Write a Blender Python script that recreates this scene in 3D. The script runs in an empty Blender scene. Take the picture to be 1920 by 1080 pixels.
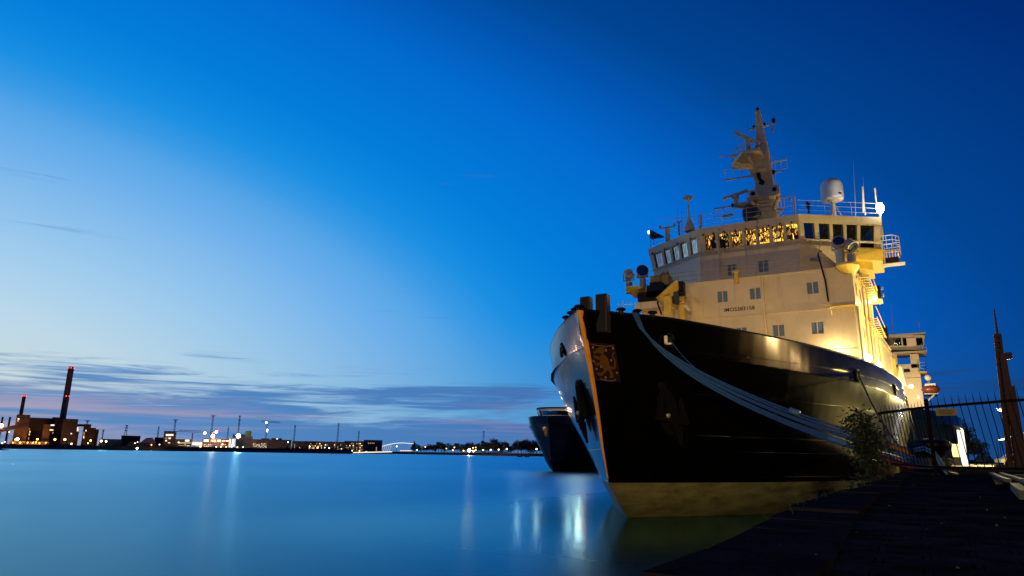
import bpy, bmesh, math, random
from mathutils import Vector, Matrix
random.seed(7)
R_ = math.radians
scene = bpy.context.scene
COL = scene.collection

# ------------------------------------------------------------------ camera
CAM_H = 2.5                      # metres above the water
PITCH, YAW, ROLL = R_(13.70), R_(-30.0), R_(0.87)
FPX = 1280.0
_fw = Vector((math.sin(YAW) * math.cos(PITCH), math.cos(YAW) * math.cos(PITCH), math.sin(PITCH)))
_r = Vector((math.cos(YAW), -math.sin(YAW), 0))
_u = _r.cross(_fw)
RT = _r * math.cos(ROLL) + _u * math.sin(ROLL)
UP = -_r * math.sin(ROLL) + _u * math.cos(ROLL)
cam_d = bpy.data.cameras.new('camera')
cam = bpy.data.objects.new('camera', cam_d)
COL.objects.link(cam)
cam_d.sensor_width = 36.0
cam_d.lens = 24.0
cam_d.clip_start = 0.1
cam_d.clip_end = 20000
m3 = Matrix((RT, UP, -_fw)).transposed()
cam.matrix_world = Matrix.Translation((0, 0, CAM_H)) @ m3.to_4x4()
scene.camera = cam

# ------------------------------------------------------------------ render look
vs = scene.view_settings
vs.view_transform = 'Standard'
vs.look = 'None'
vs.exposure = 0.0
vs.gamma = 1.0
vs.use_curve_mapping = False
scene.cycles.use_denoising = True
scene.cycles.max_bounces = 6
scene.cycles.diffuse_bounces = 3
scene.cycles.glossy_bounces = 4
scene.cycles.transmission_bounces = 4
scene.cycles.caustics_reflective = False
scene.cycles.caustics_refractive = False
scene.cycles.sample_clamp_indirect = 4.0

def lin(r, g, b):
    f = lambda c: (c / 12.92 if c <= 0.04045 else ((c + 0.055) / 1.055) ** 2.4)
    return (f(r / 255.0), f(g / 255.0), f(b / 255.0), 1.0)

# ------------------------------------------------------------------ dusk sky
GLOW_AZ = -75.0     # compass bearing (from +Y) of the afterglow
world = bpy.data.worlds.new('World')
scene.world = world
world.use_nodes = True
nt = world.node_tree
for n in list(nt.nodes):
    nt.nodes.remove(n)
def N(t, **kw):
    n = nt.nodes.new(t)
    for k, v in kw.items():
        setattr(n, k, v)
    return n
def L(a, b): nt.links.new(a, b)
def M_(op, a, b=None, c=None):
    n = N('ShaderNodeMath', operation=op)
    for i, v in enumerate((a, b, c)):
        if v is None: continue
        if isinstance(v, (int, float)): n.inputs[i].default_value = v
        else: L(v, n.inputs[i])
    return n.outputs[0]
def MR(v, a, b, c, d, smooth=False):
    n = N('ShaderNodeMapRange')
    n.interpolation_type = 'SMOOTHSTEP' if smooth else 'LINEAR'
    L(v, n.inputs[0])
    for i, x in enumerate((a, b, c, d)): n.inputs[1 + i].default_value = x
    return n.outputs[0]
def RAMP(v, stops, vmax):
    n = N('ShaderNodeValToRGB')
    L(M_('DIVIDE', v, vmax), n.inputs[0])
    e = n.color_ramp.elements
    while len(e) < len(stops): e.new(1.0)
    for i, (t, c) in enumerate(stops):
        e[i].position = t / vmax
    for i, (t, c) in enumerate(stops):
        e[i].color = lin(*c)
    return n.outputs[0]
def MIX(f, a, b):
    n = N('ShaderNodeMix', data_type='RGBA')
    if isinstance(f, (int, float)): n.inputs[0].default_value = f
    else: L(f, n.inputs[0])
    for s, v in ((6, a), (7, b)):
        if isinstance(v, tuple): n.inputs[s].default_value = v
        else: L(v, n.inputs[s])
    return n.outputs[2]
tc = N('ShaderNodeTexCoord')
vr = N('ShaderNodeVectorRotate', rotation_type='Z_AXIS')
L(tc.outputs['Generated'], vr.inputs['Vector'])
vr.inputs['Angle'].default_value = R_(GLOW_AZ)
sx = N('ShaderNodeSeparateXYZ')
L(vr.outputs[0], sx.inputs[0])
az = M_('ARCTAN2', sx.outputs[0], sx.outputs[1])
el = M_('ARCSINE', M_('MINIMUM', M_('MAXIMUM', sx.outputs[2], -1.0), 1.0))
elp = M_('ABSOLUTE', el)
tt = M_('SQRT', M_('ADD', M_('MULTIPLY', az, az), M_('POWER', M_('MULTIPLY', elp, 1.9), 2.0)))
SKY = [(0.0, (205, 220, 222)), (0.20, (198, 219, 228)), (0.325, (185, 216, 236)), (0.50, (150, 198, 236)),
       (0.67, (108, 175, 235)), (0.74, (88, 166, 231)), (0.80, (56, 153, 229)), (0.86, (26, 143, 226)), (0.92, (9, 134, 222)), (1.0, (0, 124, 217)),
       (1.22, (0, 105, 205)), (1.36, (0, 84, 176)), (1.48, (0, 68, 146)), (1.77, (0, 44, 119)), (2.6, (0, 28, 82)), (3.9, (0, 18, 58))]
base0 = RAMP(tt, SKY, 4.0)
HZ = [(0.0, (206, 216, 212)), (0.3, (196, 212, 216)), (0.5, (160, 195, 218)), (0.75, (98, 163, 206)), (1.0, (66, 128, 186)), (1.3, (26, 84, 148)), (1.5, (10, 64, 128)), (1.8, (0, 42, 104)), (3.9, (0, 16, 54))]
base = MIX(MR(el, R_(0.0), R_(12.0), 0.85, 0.0, True), base0, RAMP(tt, HZ, 4.0))
CL = [(0.0, (84, 136, 190)), (0.3, (72, 130, 192)), (0.7, (66, 120, 184)), (1.05, (64, 98, 164)), (1.3, (26, 76, 138)), (1.5, (10, 62, 122)), (1.8, (0, 42, 100)), (3.9, (0, 16, 54))]
PK = [(0.0, (196, 172, 180)), (0.3, (172, 154, 180)), (0.7, (142, 136, 178)), (1.05, (92, 106, 164)), (1.3, (34, 76, 136)), (1.5, (14, 64, 120)), (1.8, (0, 42, 100)), (3.9, (0, 16, 54))]
ccol = RAMP(tt, CL, 4.0)
pcol = RAMP(tt, PK, 4.0)
cv = N('ShaderNodeCombineXYZ')
L(M_('MULTIPLY', az, 3.2), cv.inputs[0])
# streaks rise slightly with bearing
L(M_('ADD', M_('MULTIPLY', el, 34.0), M_('MULTIPLY', az, -0.7)), cv.inputs[1])
cv.inputs[2].default_value = 4.3
def NOISE(vec, scale, detail, rough, dist, w=None):
    n = N('ShaderNodeTexNoise')
    L(vec, n.inputs['Vector'])
    n.inputs['Scale'].default_value = scale
    n.inputs['Detail'].default_value = detail
    n.inputs['Roughness'].default_value = rough
    n.inputs['Distortion'].default_value = dist
    return n.outputs[0]
n1 = NOISE(cv.outputs[0], 1.0, 5.0, 0.55, 0.5)
cv2 = N('ShaderNodeCombineXYZ')
L(M_('MULTIPLY', az, 2.4), cv2.inputs[0]); L(M_('MULTIPLY', el, 46.0), cv2.inputs[1]); cv2.inputs[2].default_value = 9.1
n3 = NOISE(cv2.outputs[0], 2.6, 4.0, 0.6, 1.2)
n2 = NOISE(cv2.outputs[0], 1.0, 4.0, 0.6, 0.6)
bank = MR(el, R_(2.0), R_(7.6), 0.80, -0.50)               # thicker towards the horizon
dens = MR(M_('ADD', M_('ADD', M_('MULTIPLY', M_('SUBTRACT', n1, 0.5), 2.4), M_('MULTIPLY', M_('SUBTRACT', n3, 0.5), 1.35)), bank), -0.05, 0.50, 0.0, 0.94, True)
wisp = M_('MULTIPLY', MR(n1, 0.56, 0.76, 0.0, 0.35, True), MR(el, R_(6.0), R_(9.0), 1.0, 0.0, True))
dens = M_('MAXIMUM', dens, wisp)
dens = M_('MULTIPLY', dens, MR(el, R_(-2.0), R_(0.0), 0.6, 1.0))
pf = M_('MULTIPLY', MR(n2, 0.42, 0.70, 0.0, 0.9, True), MR(el, R_(1.5), R_(5.6), 1.0, 0.10, True))
cloud = MIX(pf, ccol, pcol)
sky_c = MIX(dens, base, cloud)
nishita = N('ShaderNodeTexSky', sky_type='NISHITA')
nishita.sun_disc = False
nishita.sun_elevation = R_(-3.0)
nishita.sun_rotation = R_(GLOW_AZ)
addn = N('ShaderNodeMix', data_type='RGBA', blend_type='ADD')
addn.inputs[0].default_value = 0.01
L(sky_c, addn.inputs[6]); L(nishita.outputs[0], addn.inputs[7])
bg = N('ShaderNodeBackground')
bg.inputs['Strength'].default_value = 1.0
L(addn.outputs[2], bg.inputs['Color'])
wo = N('ShaderNodeOutputWorld')
L(bg.outputs[0], wo.inputs['Surface'])

# afterglow of the sun that has just set, low in the north-west
sd = bpy.data.lights.new('afterglow_sun', 'SUN')
sd.energy = 0.06
sd.angle = R_(40)
sd.color = (1.0, 0.86, 0.74)
so = bpy.data.objects.new('afterglow_sun', sd)
COL.objects.link(so)
_s = Vector((math.sin(R_(GLOW_AZ)), math.cos(R_(GLOW_AZ)), 0.12))
so.rotation_euler = _s.to_track_quat('Z', 'Y').to_euler()

# ------------------------------------------------------------------ pixel helpers (photo measurements -> metres)
def ray(px, py):
    return _fw + RT * ((px - 960) / FPX) - UP * ((py - 540) / FPX)
def aty(px, py, y):
    d = ray(px, py); t = y / d.y
    return Vector((d.x * t, y, CAM_H + d.z * t))
def atx(px, py, x):
    d = ray(px, py); t = x / d.x
    return Vector((x, d.y * t, CAM_H + d.z * t))
def atz(px, py, z):
    d = ray(px, py); t = (z - CAM_H) / d.z
    return Vector((d.x * t, d.y * t, z))
def atd(px, py, D):
    d = ray(px, py); t = D / math.hypot(d.x, d.y)
    return Vector((d.x * t, d.y * t, CAM_H + d.z * t))

# ------------------------------------------------------------------ materials
MATS = {}
def mat(name, color, rough=0.6, metal=0.0, spec=0.5, noise=0.0, nscale=3.0, bump=0.0, bscale=20.0, emit=None, estr=0.0, stretch=(1, 1, 1), streak=None, rvar=0.12):
    m = bpy.data.materials.new(name)
    m.use_nodes = True
    t = m.node_tree
    b = t.nodes['Principled BSDF']
    c = tuple(color) + (1.0,) if len(color) == 3 else color
    b.inputs['Base Color'].default_value = c
    b.inputs['Roughness'].default_value = rough
    b.inputs['Metallic'].default_value = metal
    b.inputs['Specular IOR Level'].default_value = spec
    if noise or bump:
        co = t.nodes.new('ShaderNodeTexCoord')
        mp = t.nodes.new('ShaderNodeMapping')
        mp.inputs['Scale'].default_value = stretch
        t.links.new(co.outputs['Object'], mp.inputs[0])
    if noise:
        nz = t.nodes.new('ShaderNodeTexNoise')
        nz.inputs['Scale'].default_value = nscale
        nz.inputs['Detail'].default_value = 6
        nz.inputs['Roughness'].default_value = 0.65
        t.links.new(mp.outputs[0], nz.inputs[0])
        rp = t.nodes.new('ShaderNodeMapRange')
        rp.inputs[1].default_value = 0.3; rp.inputs[2].default_value = 0.7
        rp.inputs[3].default_value = 1 - noise; rp.inputs[4].default_value = 1 + noise
        t.links.new(nz.outputs[0], rp.inputs[0])
        mx = t.nodes.new('ShaderNodeMix'); mx.data_type = 'RGBA'; mx.blend_type = 'MULTIPLY'
        mx.inputs[0].default_value = 1.0
        mx.inputs[6].default_value = c
        t.links.new(rp.outputs[0], mx.inputs[7])
        out = mx.outputs[2]
        if streak:
            # rust / dirt runs: noise stretched along the vertical
            mp2 = t.nodes.new('ShaderNodeMapping'); mp2.inputs['Scale'].default_value = (1, 1, 0.08)
            t.links.new(co.outputs['Object'], mp2.inputs[0])
            n2_ = t.nodes.new('ShaderNodeTexNoise'); n2_.inputs['Scale'].default_value = 3.5; n2_.inputs['Detail'].default_value = 5
            t.links.new(mp2.outputs[0], n2_.inputs[0])
            r2 = t.nodes.new('ShaderNodeMapRange'); r2.inputs[1].default_value = 0.56; r2.inputs[2].default_value = 0.74
            r2.inputs[3].default_value = 0; r2.inputs[4].default_value = streak[3]
            t.links.new(n2_.outputs[0], r2.inputs[0])
            m2 = t.nodes.new('ShaderNodeMix'); m2.data_type = 'RGBA'
            t.links.new(r2.outputs[0], m2.inputs[0]); t.links.new(out, m2.inputs[6])
            m2.inputs[7].default_value = tuple(streak[:3]) + (1,)
            out = m2.outputs[2]
        t.links.new(out, b.inputs['Base Color'])
        rr = t.nodes.new('ShaderNodeMapRange')
        rr.inputs[3].default_value = max(0.02, rough - rvar); rr.inputs[4].default_value = min(1, rough + rvar)
        t.links.new(nz.outputs[0], rr.inputs[0]); t.links.new(rr.outputs[0], b.inputs['Roughness'])
    if bump:
        nb = t.nodes.new('ShaderNodeTexNoise')
        nb.inputs['Scale'].default_value = bscale
        nb.inputs['Detail'].default_value = 5
        t.links.new(mp.outputs[0], nb.inputs[0])
        bp = t.nodes.new('ShaderNodeBump')
        bp.inputs['Strength'].default_value = bump
        bp.inputs['Distance'].default_value = 0.05
        t.links.new(nb.outputs[0], bp.inputs['Height'])
        t.links.new(bp.outputs[0], b.inputs['Normal'])
    if emit:
        b.inputs['Emission Color'].default_value = tuple(emit) + (1,)
        b.inputs['Emission Strength'].default_value = estr
    MATS[name] = m
    return m
CREAM = mat('cream_paint', (0.66, 0.54, 0.33), 0.45, noise=0.10, nscale=0.7, bump=0.05, bscale=2.0, streak=(0.33, 0.2, 0.09, 0.35))
YEL = mat('yellow_paint', (0.62, 0.42, 0.06), 0.45, noise=0.15, nscale=2)
HULL = mat('black_hull_paint', (0.0018, 0.0018, 0.0021), 0.15, spec=0.26, noise=0.25, nscale=0.8, bump=0.035, bscale=0.7, rvar=0.05)
NAVY = mat('navy_hull_paint', (0.004, 0.012, 0.030), 0.2, spec=0.4, noise=0.25, nscale=0.6, bump=0.04, bscale=0.6, rvar=0.05)
BOOT = mat('weathered_boot_paint', (0.19, 0.20, 0.095), 0.42, noise=0.45, nscale=0.9, stretch=(1, 1, 3), bump=0.2, bscale=6)
BLK = mat('black_iron', (0.003, 0.003, 0.004), 0.5, spec=0.25, noise=0.2, nscale=4)
BLKMAT = mat('matt_black_steel', (0.004, 0.004, 0.005), 0.9, spec=0.1)
STEEL = mat('grey_steel', (0.34, 0.33, 0.32), 0.4, metal=0.3, noise=0.15, nscale=3)
WHITE = mat('white_paint', (0.76, 0.74, 0.70), 0.4, noise=0.06, nscale=2)
DARKB = mat('dark_blue_canvas', (0.02, 0.035, 0.06), 0.7, noise=0.2, nscale=4)
ORANGE = mat('stem_lamp_glint_paint', (0.75, 0.33, 0.03), 0.4, noise=0.15, nscale=2)
RED = mat('emblem_red', (0.012, 0.0015, 0.0015), 0.5, noise=0.2, nscale=6)
GOLD = mat('emblem_gold', (0.11, 0.05, 0.008), 0.4, noise=0.15, nscale=6)
ROSE = mat('emblem_white', (0.20, 0.13, 0.13), 0.5)
DECK = mat('deck_paint', (0.10, 0.07, 0.05), 0.7, noise=0.2, nscale=2)
INSIDE = mat('dark_interior', (0.01, 0.01, 0.01), 0.9)
CURT = mat('blue_grey_curtain', (0.11, 0.17, 0.27), 0.6, noise=0.25, nscale=5, stretch=(9, 9, 0.4))
ROPE = mat('blue_polyester_rope', (0.018, 0.09, 0.27), 0.75, noise=0.3, nscale=14, bump=0.5, bscale=60)
ROPED = mat('weathered_grey_rope', (0.03, 0.04, 0.055), 0.8, noise=0.3, nscale=14)
SLY = mat('orange_chafe_sleeve', (0.34, 0.14, 0.012), 0.6, noise=0.2, nscale=6)
SLR = mat('red_chafe_sleeve', (0.10, 0.006, 0.01), 0.6, noise=0.2, nscale=6)
SLW = mat('pale_blue_sleeve', (0.07, 0.19, 0.32), 0.6, noise=0.2, nscale=6)
RUST = mat('rusty_steel', (0.06, 0.022, 0.009), 0.7, noise=0.45, nscale=5, bump=0.3, bscale=30)
QUAY = mat('dark_quay_surface', (0.018, 0.018, 0.021), 0.95, spec=0.0, noise=0.85, nscale=2.6, bump=0.9, bscale=18)
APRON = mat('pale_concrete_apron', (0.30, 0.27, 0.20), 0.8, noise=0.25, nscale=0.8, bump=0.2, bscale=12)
STONE = mat('dark_coping_stone', (0.018, 0.018, 0.022), 0.95, spec=0.0, noise=0.4, nscale=3, bump=0.6, bscale=25)
QWALL = mat('wet_quay_wall', (0.02, 0.02, 0.018), 0.7, noise=0.5, nscale=1.5, bump=0.8, bscale=5)
WOOD = mat('weathered_timber', (0.02, 0.02, 0.02), 0.9, spec=0.1, noise=0.4, nscale=3, stretch=(1, 8, 8), bump=0.3, bscale=20)
PALE = mat('pale_timber', (0.09, 0.085, 0.06), 0.75, noise=0.3, nscale=3, stretch=(1, 8, 8), bump=0.3, bscale=20)
FENCE = mat('black_fence_paint', (0.002, 0.002, 0.003), 0.8, spec=0.1)
SIGNY = mat('faded_yellow_sign', (0.20, 0.15, 0.02), 0.6, noise=0.15, nscale=8)
LEAF = mat('shrub_leaf', (0.018, 0.032, 0.009), 0.7, noise=0.5, nscale=3)
TWIG = mat('brown_twig', (0.03, 0.022, 0.012), 0.8)
TLEAF = mat('dark_tree_foliage', (0.020, 0.030, 0.014), 0.8, noise=0.5, nscale=0.4)
TRUNK = mat('dark_bark', (0.03, 0.022, 0.016), 0.9)
SHORE = mat('dark_shore_earth', (0.03, 0.028, 0.025), 0.9, noise=0.4, nscale=0.05)
BRICK = mat('brown_brick_cladding', (0.085, 0.042, 0.03), 0.8, noise=0.25, nscale=0.1)
BRICKD = mat('dark_brick_cladding', (0.04, 0.026, 0.026), 0.8, noise=0.25, nscale=0.1)
CONC = mat('dark_chimney_concrete', (0.12, 0.085, 0.085), 0.8, noise=0.15, nscale=0.05)
GREYB = mat('grey_facade', (0.07, 0.07, 0.08), 0.7, noise=0.15, nscale=0.1)
BLUEB = mat('blue_grey_metal_cladding', (0.035, 0.055, 0.08), 0.6, noise=0.15, nscale=0.1)
TENT = mat('pale_tent_fabric', (0.20, 0.19, 0.19), 0.7)
LATT = mat('dark_lattice_steel', (0.025, 0.03, 0.05), 0.6)
FADEM = mat('far_tower_steel', (0.04, 0.06, 0.11), 0.6)
ORBOAT = mat('orange_boat_plastic', (0.16, 0.035, 0.008), 0.4)
def emat(name, col, s): return mat(name, (0.02, 0.02, 0.02), 0.5, emit=col, estr=s)
E_WARM = emat('lit_window_warm', (1.0, 0.62, 0.25), 1.6)
E_WHITE = emat('lit_window_white', (1.0, 0.9, 0.72), 1.6)
E_DIM = emat('lit_window_dim', (1.0, 0.6, 0.28), 0.45)
E_SOD = emat('sodium_lamp_glow', (1.0, 0.45, 0.10), 9.0)
E_LED = emat('white_lamp_glow', (0.85, 0.95, 1.0), 14.0)
E_WLAMP = emat('warm_lamp_glow', (1.0, 0.75, 0.42), 8.0)
E_GRN = emat('greenish_lamp_glow', (0.85, 1.0, 0.45), 8.0)
E_STAR = emat('star_floodlight_glow', (0.8, 0.93, 1.0), 360.0)
E_STREAK = emat('bright_warm_glow', (1.0, 0.46, 0.24), 800.0)
E_STREAK_SOFT = emat('orange_floodlight_glow', (1.0, 0.50, 0.24), 160.0)
E_BEAM = emat('deck_beam_glow', (1.0, 0.36, 0.22), 8.0)
E_RED = emat('red_beacon_glow', (1.0, 0.06, 0.10), 3.0)
E_FLOOD = emat('floodlight_glow', (1.0, 0.97, 0.88), 60.0)
E_DECK = emat('deck_lamp_glow', (1.0, 0.80, 0.45), 40.0)
E_SHOP = emat('shop_window_glow', (1.0, .52, .07), 7.0)
E_SHOPD = emat('flat_window_glow', (1.0, .42, .05), 2.4)
E_BRIDGE = emat('lit_bridge_rail_glow', (1.0, 0.9, 0.8), 1.3)
E_TRAIL = emat('lit_bridge_deck_glow', (1.0, 0.75, 0.5), 1.6)

def glass_mat(name, tint, refl, bump):
    m = bpy.data.materials.new(name); m.use_nodes = True
    t = m.node_tree
    for n in list(t.nodes): t.nodes.remove(n)
    o = t.nodes.new('ShaderNodeOutputMaterial')
    g = t.nodes.new('ShaderNodeBsdfGlossy'); g.inputs['Roughness'].default_value = 0.015; g.inputs['Color'].default_value = tint
    d = t.nodes.new('ShaderNodeBsdfDiffuse'); d.inputs['Color'].default_value = (0.006, 0.008, 0.008, 1)
    mx = t.nodes.new('ShaderNodeMixShader'); mx.inputs[0].default_value = refl
    t.links.new(d.outputs[0], mx.inputs[1]); t.links.new(g.outputs[0], mx.inputs[2]); t.links.new(mx.outputs[0], o.inputs[0])
    co = t.nodes.new('ShaderNodeTexCoord'); nz = t.nodes.new('ShaderNodeTexNoise'); nz.inputs['Scale'].default_value = 1.0; nz.inputs['Detail'].default_value = 2
    mpg = t.nodes.new('ShaderNodeMapping'); mpg.inputs['Scale'].default_value = (3.4, 3.4, 0.55); t.links.new(co.outputs['Object'], mpg.inputs[0]); t.links.new(mpg.outputs[0], nz.inputs[0])
    bp = t.nodes.new('ShaderNodeBump'); bp.inputs['Strength'].default_value = bump; bp.inputs['Distance'].default_value = 0.05
    t.links.new(nz.outputs[0], bp.inputs['Height']); t.links.new(bp.outputs[0], g.inputs['Normal'])
    return m
GLASS = glass_mat('coated_bridge_glass', (0.92, 0.95, 0.90, 1), 0.55, 0.10)
GLASSD = glass_mat('dark_cabin_glass', (0.8, 0.9, 1.0, 1), 0.25, 0.05)

t = QUAY.node_tree; b = t.nodes['Principled BSDF']
co = t.nodes.new('ShaderNodeTexCoord'); bk = t.nodes.new('ShaderNodeTexBrick'); bk.inputs['Scale'].default_value = 1.0; bk.inputs['Brick Width'].default_value = 0.34; bk.inputs['Row Height'].default_value = 0.2
bk.inputs['Mortar Size'].default_value = 0.02; bk.inputs['Mortar Smooth'].default_value = 0.4
t.links.new(co.outputs['Object'], bk.inputs[0])
old = [n for n in t.nodes if n.type == 'BUMP'][0]
b1 = t.nodes.new('ShaderNodeBump'); b1.inputs['Strength'].default_value = 1.0; b1.inputs['Distance'].default_value = 0.03; b1.invert = True
t.links.new(bk.outputs['Fac'], b1.inputs['Height']); t.links.new(old.outputs[0], b1.inputs['Normal']); t.links.new(b1.outputs[0], b.inputs['Normal'])
# hull plating: weld seams, panting between frames, painted-in lamplight aft
t = HULL.node_tree; b = t.nodes['Principled BSDF']
co = t.nodes.new('ShaderNodeTexCoord'); sp = t.nodes.new('ShaderNodeSeparateXYZ'); cb = t.nodes.new('ShaderNodeCombineXYZ')
t.links.new(co.outputs['Object'], sp.inputs[0]); t.links.new(sp.outputs[1], cb.inputs[0]); t.links.new(sp.outputs[2], cb.inputs[1])
bk = t.nodes.new('ShaderNodeTexBrick'); bk.inputs['Scale'].default_value = 1.0; bk.inputs['Brick Width'].default_value = 5.2; bk.inputs['Row Height'].default_value = 1.7
bk.inputs['Mortar Size'].default_value = 0.018; bk.inputs['Mortar Smooth'].default_value = 0.5; bk.inputs['Color1'].default_value = (1, 1, 1, 1); bk.inputs['Color2'].default_value = (1, 1, 1, 1); bk.inputs['Mortar'].default_value = (0, 0, 0, 1)
t.links.new(cb.outputs[0], bk.inputs[0])
wv = t.nodes.new('ShaderNodeTexWave'); wv.bands_direction = 'X'; wv.inputs['Scale'].default_value = 0.42; wv.inputs['Distortion'].default_value = 1.2; wv.inputs['Detail'].default_value = 2; wv.inputs['Detail Scale'].default_value = 0.6
t.links.new(cb.outputs[0], wv.inputs[0])
# lamplight on the side aft of the shoulder, painted in as streaky lighter grey
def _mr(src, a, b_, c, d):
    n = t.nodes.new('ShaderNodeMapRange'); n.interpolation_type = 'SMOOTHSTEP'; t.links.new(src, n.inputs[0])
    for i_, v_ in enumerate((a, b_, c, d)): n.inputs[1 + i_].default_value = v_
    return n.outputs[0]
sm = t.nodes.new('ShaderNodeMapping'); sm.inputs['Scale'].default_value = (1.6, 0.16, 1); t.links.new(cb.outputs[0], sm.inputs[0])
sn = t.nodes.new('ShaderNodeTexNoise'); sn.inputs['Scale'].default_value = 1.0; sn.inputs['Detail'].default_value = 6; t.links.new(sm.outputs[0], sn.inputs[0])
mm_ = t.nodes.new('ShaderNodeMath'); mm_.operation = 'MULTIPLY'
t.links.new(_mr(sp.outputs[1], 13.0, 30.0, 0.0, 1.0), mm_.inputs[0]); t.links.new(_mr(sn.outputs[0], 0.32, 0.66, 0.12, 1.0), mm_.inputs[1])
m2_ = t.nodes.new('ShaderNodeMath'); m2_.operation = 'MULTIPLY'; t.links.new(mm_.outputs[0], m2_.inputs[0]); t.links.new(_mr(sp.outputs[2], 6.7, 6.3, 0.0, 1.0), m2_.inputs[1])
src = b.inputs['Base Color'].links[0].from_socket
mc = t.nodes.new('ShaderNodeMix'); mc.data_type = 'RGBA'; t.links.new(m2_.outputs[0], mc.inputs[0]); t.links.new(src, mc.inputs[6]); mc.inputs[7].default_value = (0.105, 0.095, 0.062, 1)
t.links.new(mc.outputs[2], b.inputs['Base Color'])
old = [n for n in t.nodes if n.type == 'BUMP'][0]
b1 = t.nodes.new('ShaderNodeBump'); b1.inputs['Strength'].default_value = 0.16; b1.inputs['Distance'].default_value = 0.012
t.links.new(wv.outputs['Fac'] if 'Fac' in wv.outputs else wv.outputs[1], b1.inputs['Height']); t.links.new(old.outputs[0], b1.inputs['Normal'])
b2 = t.nodes.new('ShaderNodeBump'); b2.inputs['Strength'].default_value = 0.5; b2.inputs['Distance'].default_value = 0.006; b2.invert = True
t.links.new(bk.outputs['Fac'], b2.inputs['Height']); t.links.new(b1.outputs[0], b2.inputs['Normal']); t.links.new(b2.outputs[0], b.inputs['Normal'])
# water: long-exposure smooth
WATER = bpy.data.materials.new('calm_dusk_water'); WATER.use_nodes = True
t = WATER.node_tree; b = t.nodes['Principled BSDF']
b.inputs['Base Color'].default_value = (0.0, 0.012, 0.022, 1)
b.inputs['Roughness'].default_value = 0.2
b.inputs['IOR'].default_value = 1.33
co = t.nodes.new('ShaderNodeTexCoord'); mp = t.nodes.new('ShaderNodeMapping'); mp.inputs['Scale'].default_value = (0.02, 0.02, 1)
t.links.new(co.outputs['Object'], mp.inputs[0])
nz = t.nodes.new('ShaderNodeTexNoise'); nz.inputs['Scale'].default_value = 1.0; nz.inputs['Detail'].default_value = 3
t.links.new(mp.outputs[0], nz.inputs[0])
rr = t.nodes.new('ShaderNodeMapRange'); rr.inputs[1].default_value = 0.3; rr.inputs[2].default_value = 0.7; rr.inputs[3].default_value = 0.33; rr.inputs[4].default_value = 0.39
t.links.new(nz.outputs[0], rr.inputs[0])

# grazing mirror over blue-green depths; the sea's own colour tints what it throws back
gl = t.nodes.new('ShaderNodeBsdfGlossy'); gl.inputs['Color'].default_value = (0.46, 0.92, 1.0, 1)
# the water lies flatter in the lee of the ship and the quay
sx2 = t.nodes.new('ShaderNodeSeparateXYZ'); t.links.new(co.outputs['Object'], sx2.inputs[0])
lee = t.nodes.new('ShaderNodeMapRange'); lee.interpolation_type = 'SMOOTHSTEP'
lee.inputs[1].default_value = -26.0; lee.inputs[2].default_value = -11.5; lee.inputs[3].default_value = 0.0; lee.inputs[4].default_value = 0.19
t.links.new(sx2.outputs[0], lee.inputs[0])
sub = t.nodes.new('ShaderNodeMath'); sub.operation = 'SUBTRACT'; t.links.new(rr.outputs[0], sub.inputs[0]); 
ley = t.nodes.new('ShaderNodeMapRange'); ley.interpolation_type = 'SMOOTHSTEP'
for i_, v_ in enumerate((11.0, 24.0, 0.0, 1.0)): ley.inputs[1 + i_].default_value = v_
t.links.new(sx2.outputs[1], ley.inputs[0])
lm = t.nodes.new('ShaderNodeMath'); lm.operation = 'MULTIPLY'; t.links.new(lee.outputs[0], lm.inputs[0]); t.links.new(ley.outputs[0], lm.inputs[1])
t.links.new(lm.outputs[0], sub.inputs[1])
t.links.new(sub.outputs[0], gl.inputs['Roughness'])
df = t.nodes.new('ShaderNodeBsdfDiffuse'); df.inputs['Color'].default_value = (0.0, 0.002, 0.010, 1)
rn_ = t.nodes.new('ShaderNodeTexNoise'); rn_.inputs['Scale'].default_value = 1.0; rn_.inputs['Detail'].default_value = 3
mp_ = t.nodes.new('ShaderNodeMapping'); mp_.inputs['Scale'].default_value = (1.1, 1.9, 1); mp_.inputs['Rotation'].default_value = (0, 0, 0.5)
t.links.new(co.outputs['Object'], mp_.inputs[0]); t.links.new(mp_.outputs[0], rn_.inputs[0])
bw_ = t.nodes.new('ShaderNodeBump'); bw_.inputs['Strength'].default_value = 0.25; bw_.inputs['Distance'].default_value = 0.03
t.links.new(rn_.outputs[0], bw_.inputs['Height']); t.links.new(bw_.outputs[0], gl.inputs['Normal'])
fr = t.nodes.new('ShaderNodeFresnel'); fr.inputs['IOR'].default_value = 1.40
mxs = t.nodes.new('ShaderNodeMixShader')
t.links.new(fr.outputs[0], mxs.inputs[0]); t.links.new(df.outputs[0], mxs.inputs[1]); t.links.new(gl.outputs[0], mxs.inputs[2])
t.links.new(mxs.outputs[0], t.nodes['Material Output'].inputs['Surface'])
t.nodes.remove(b)

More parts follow.
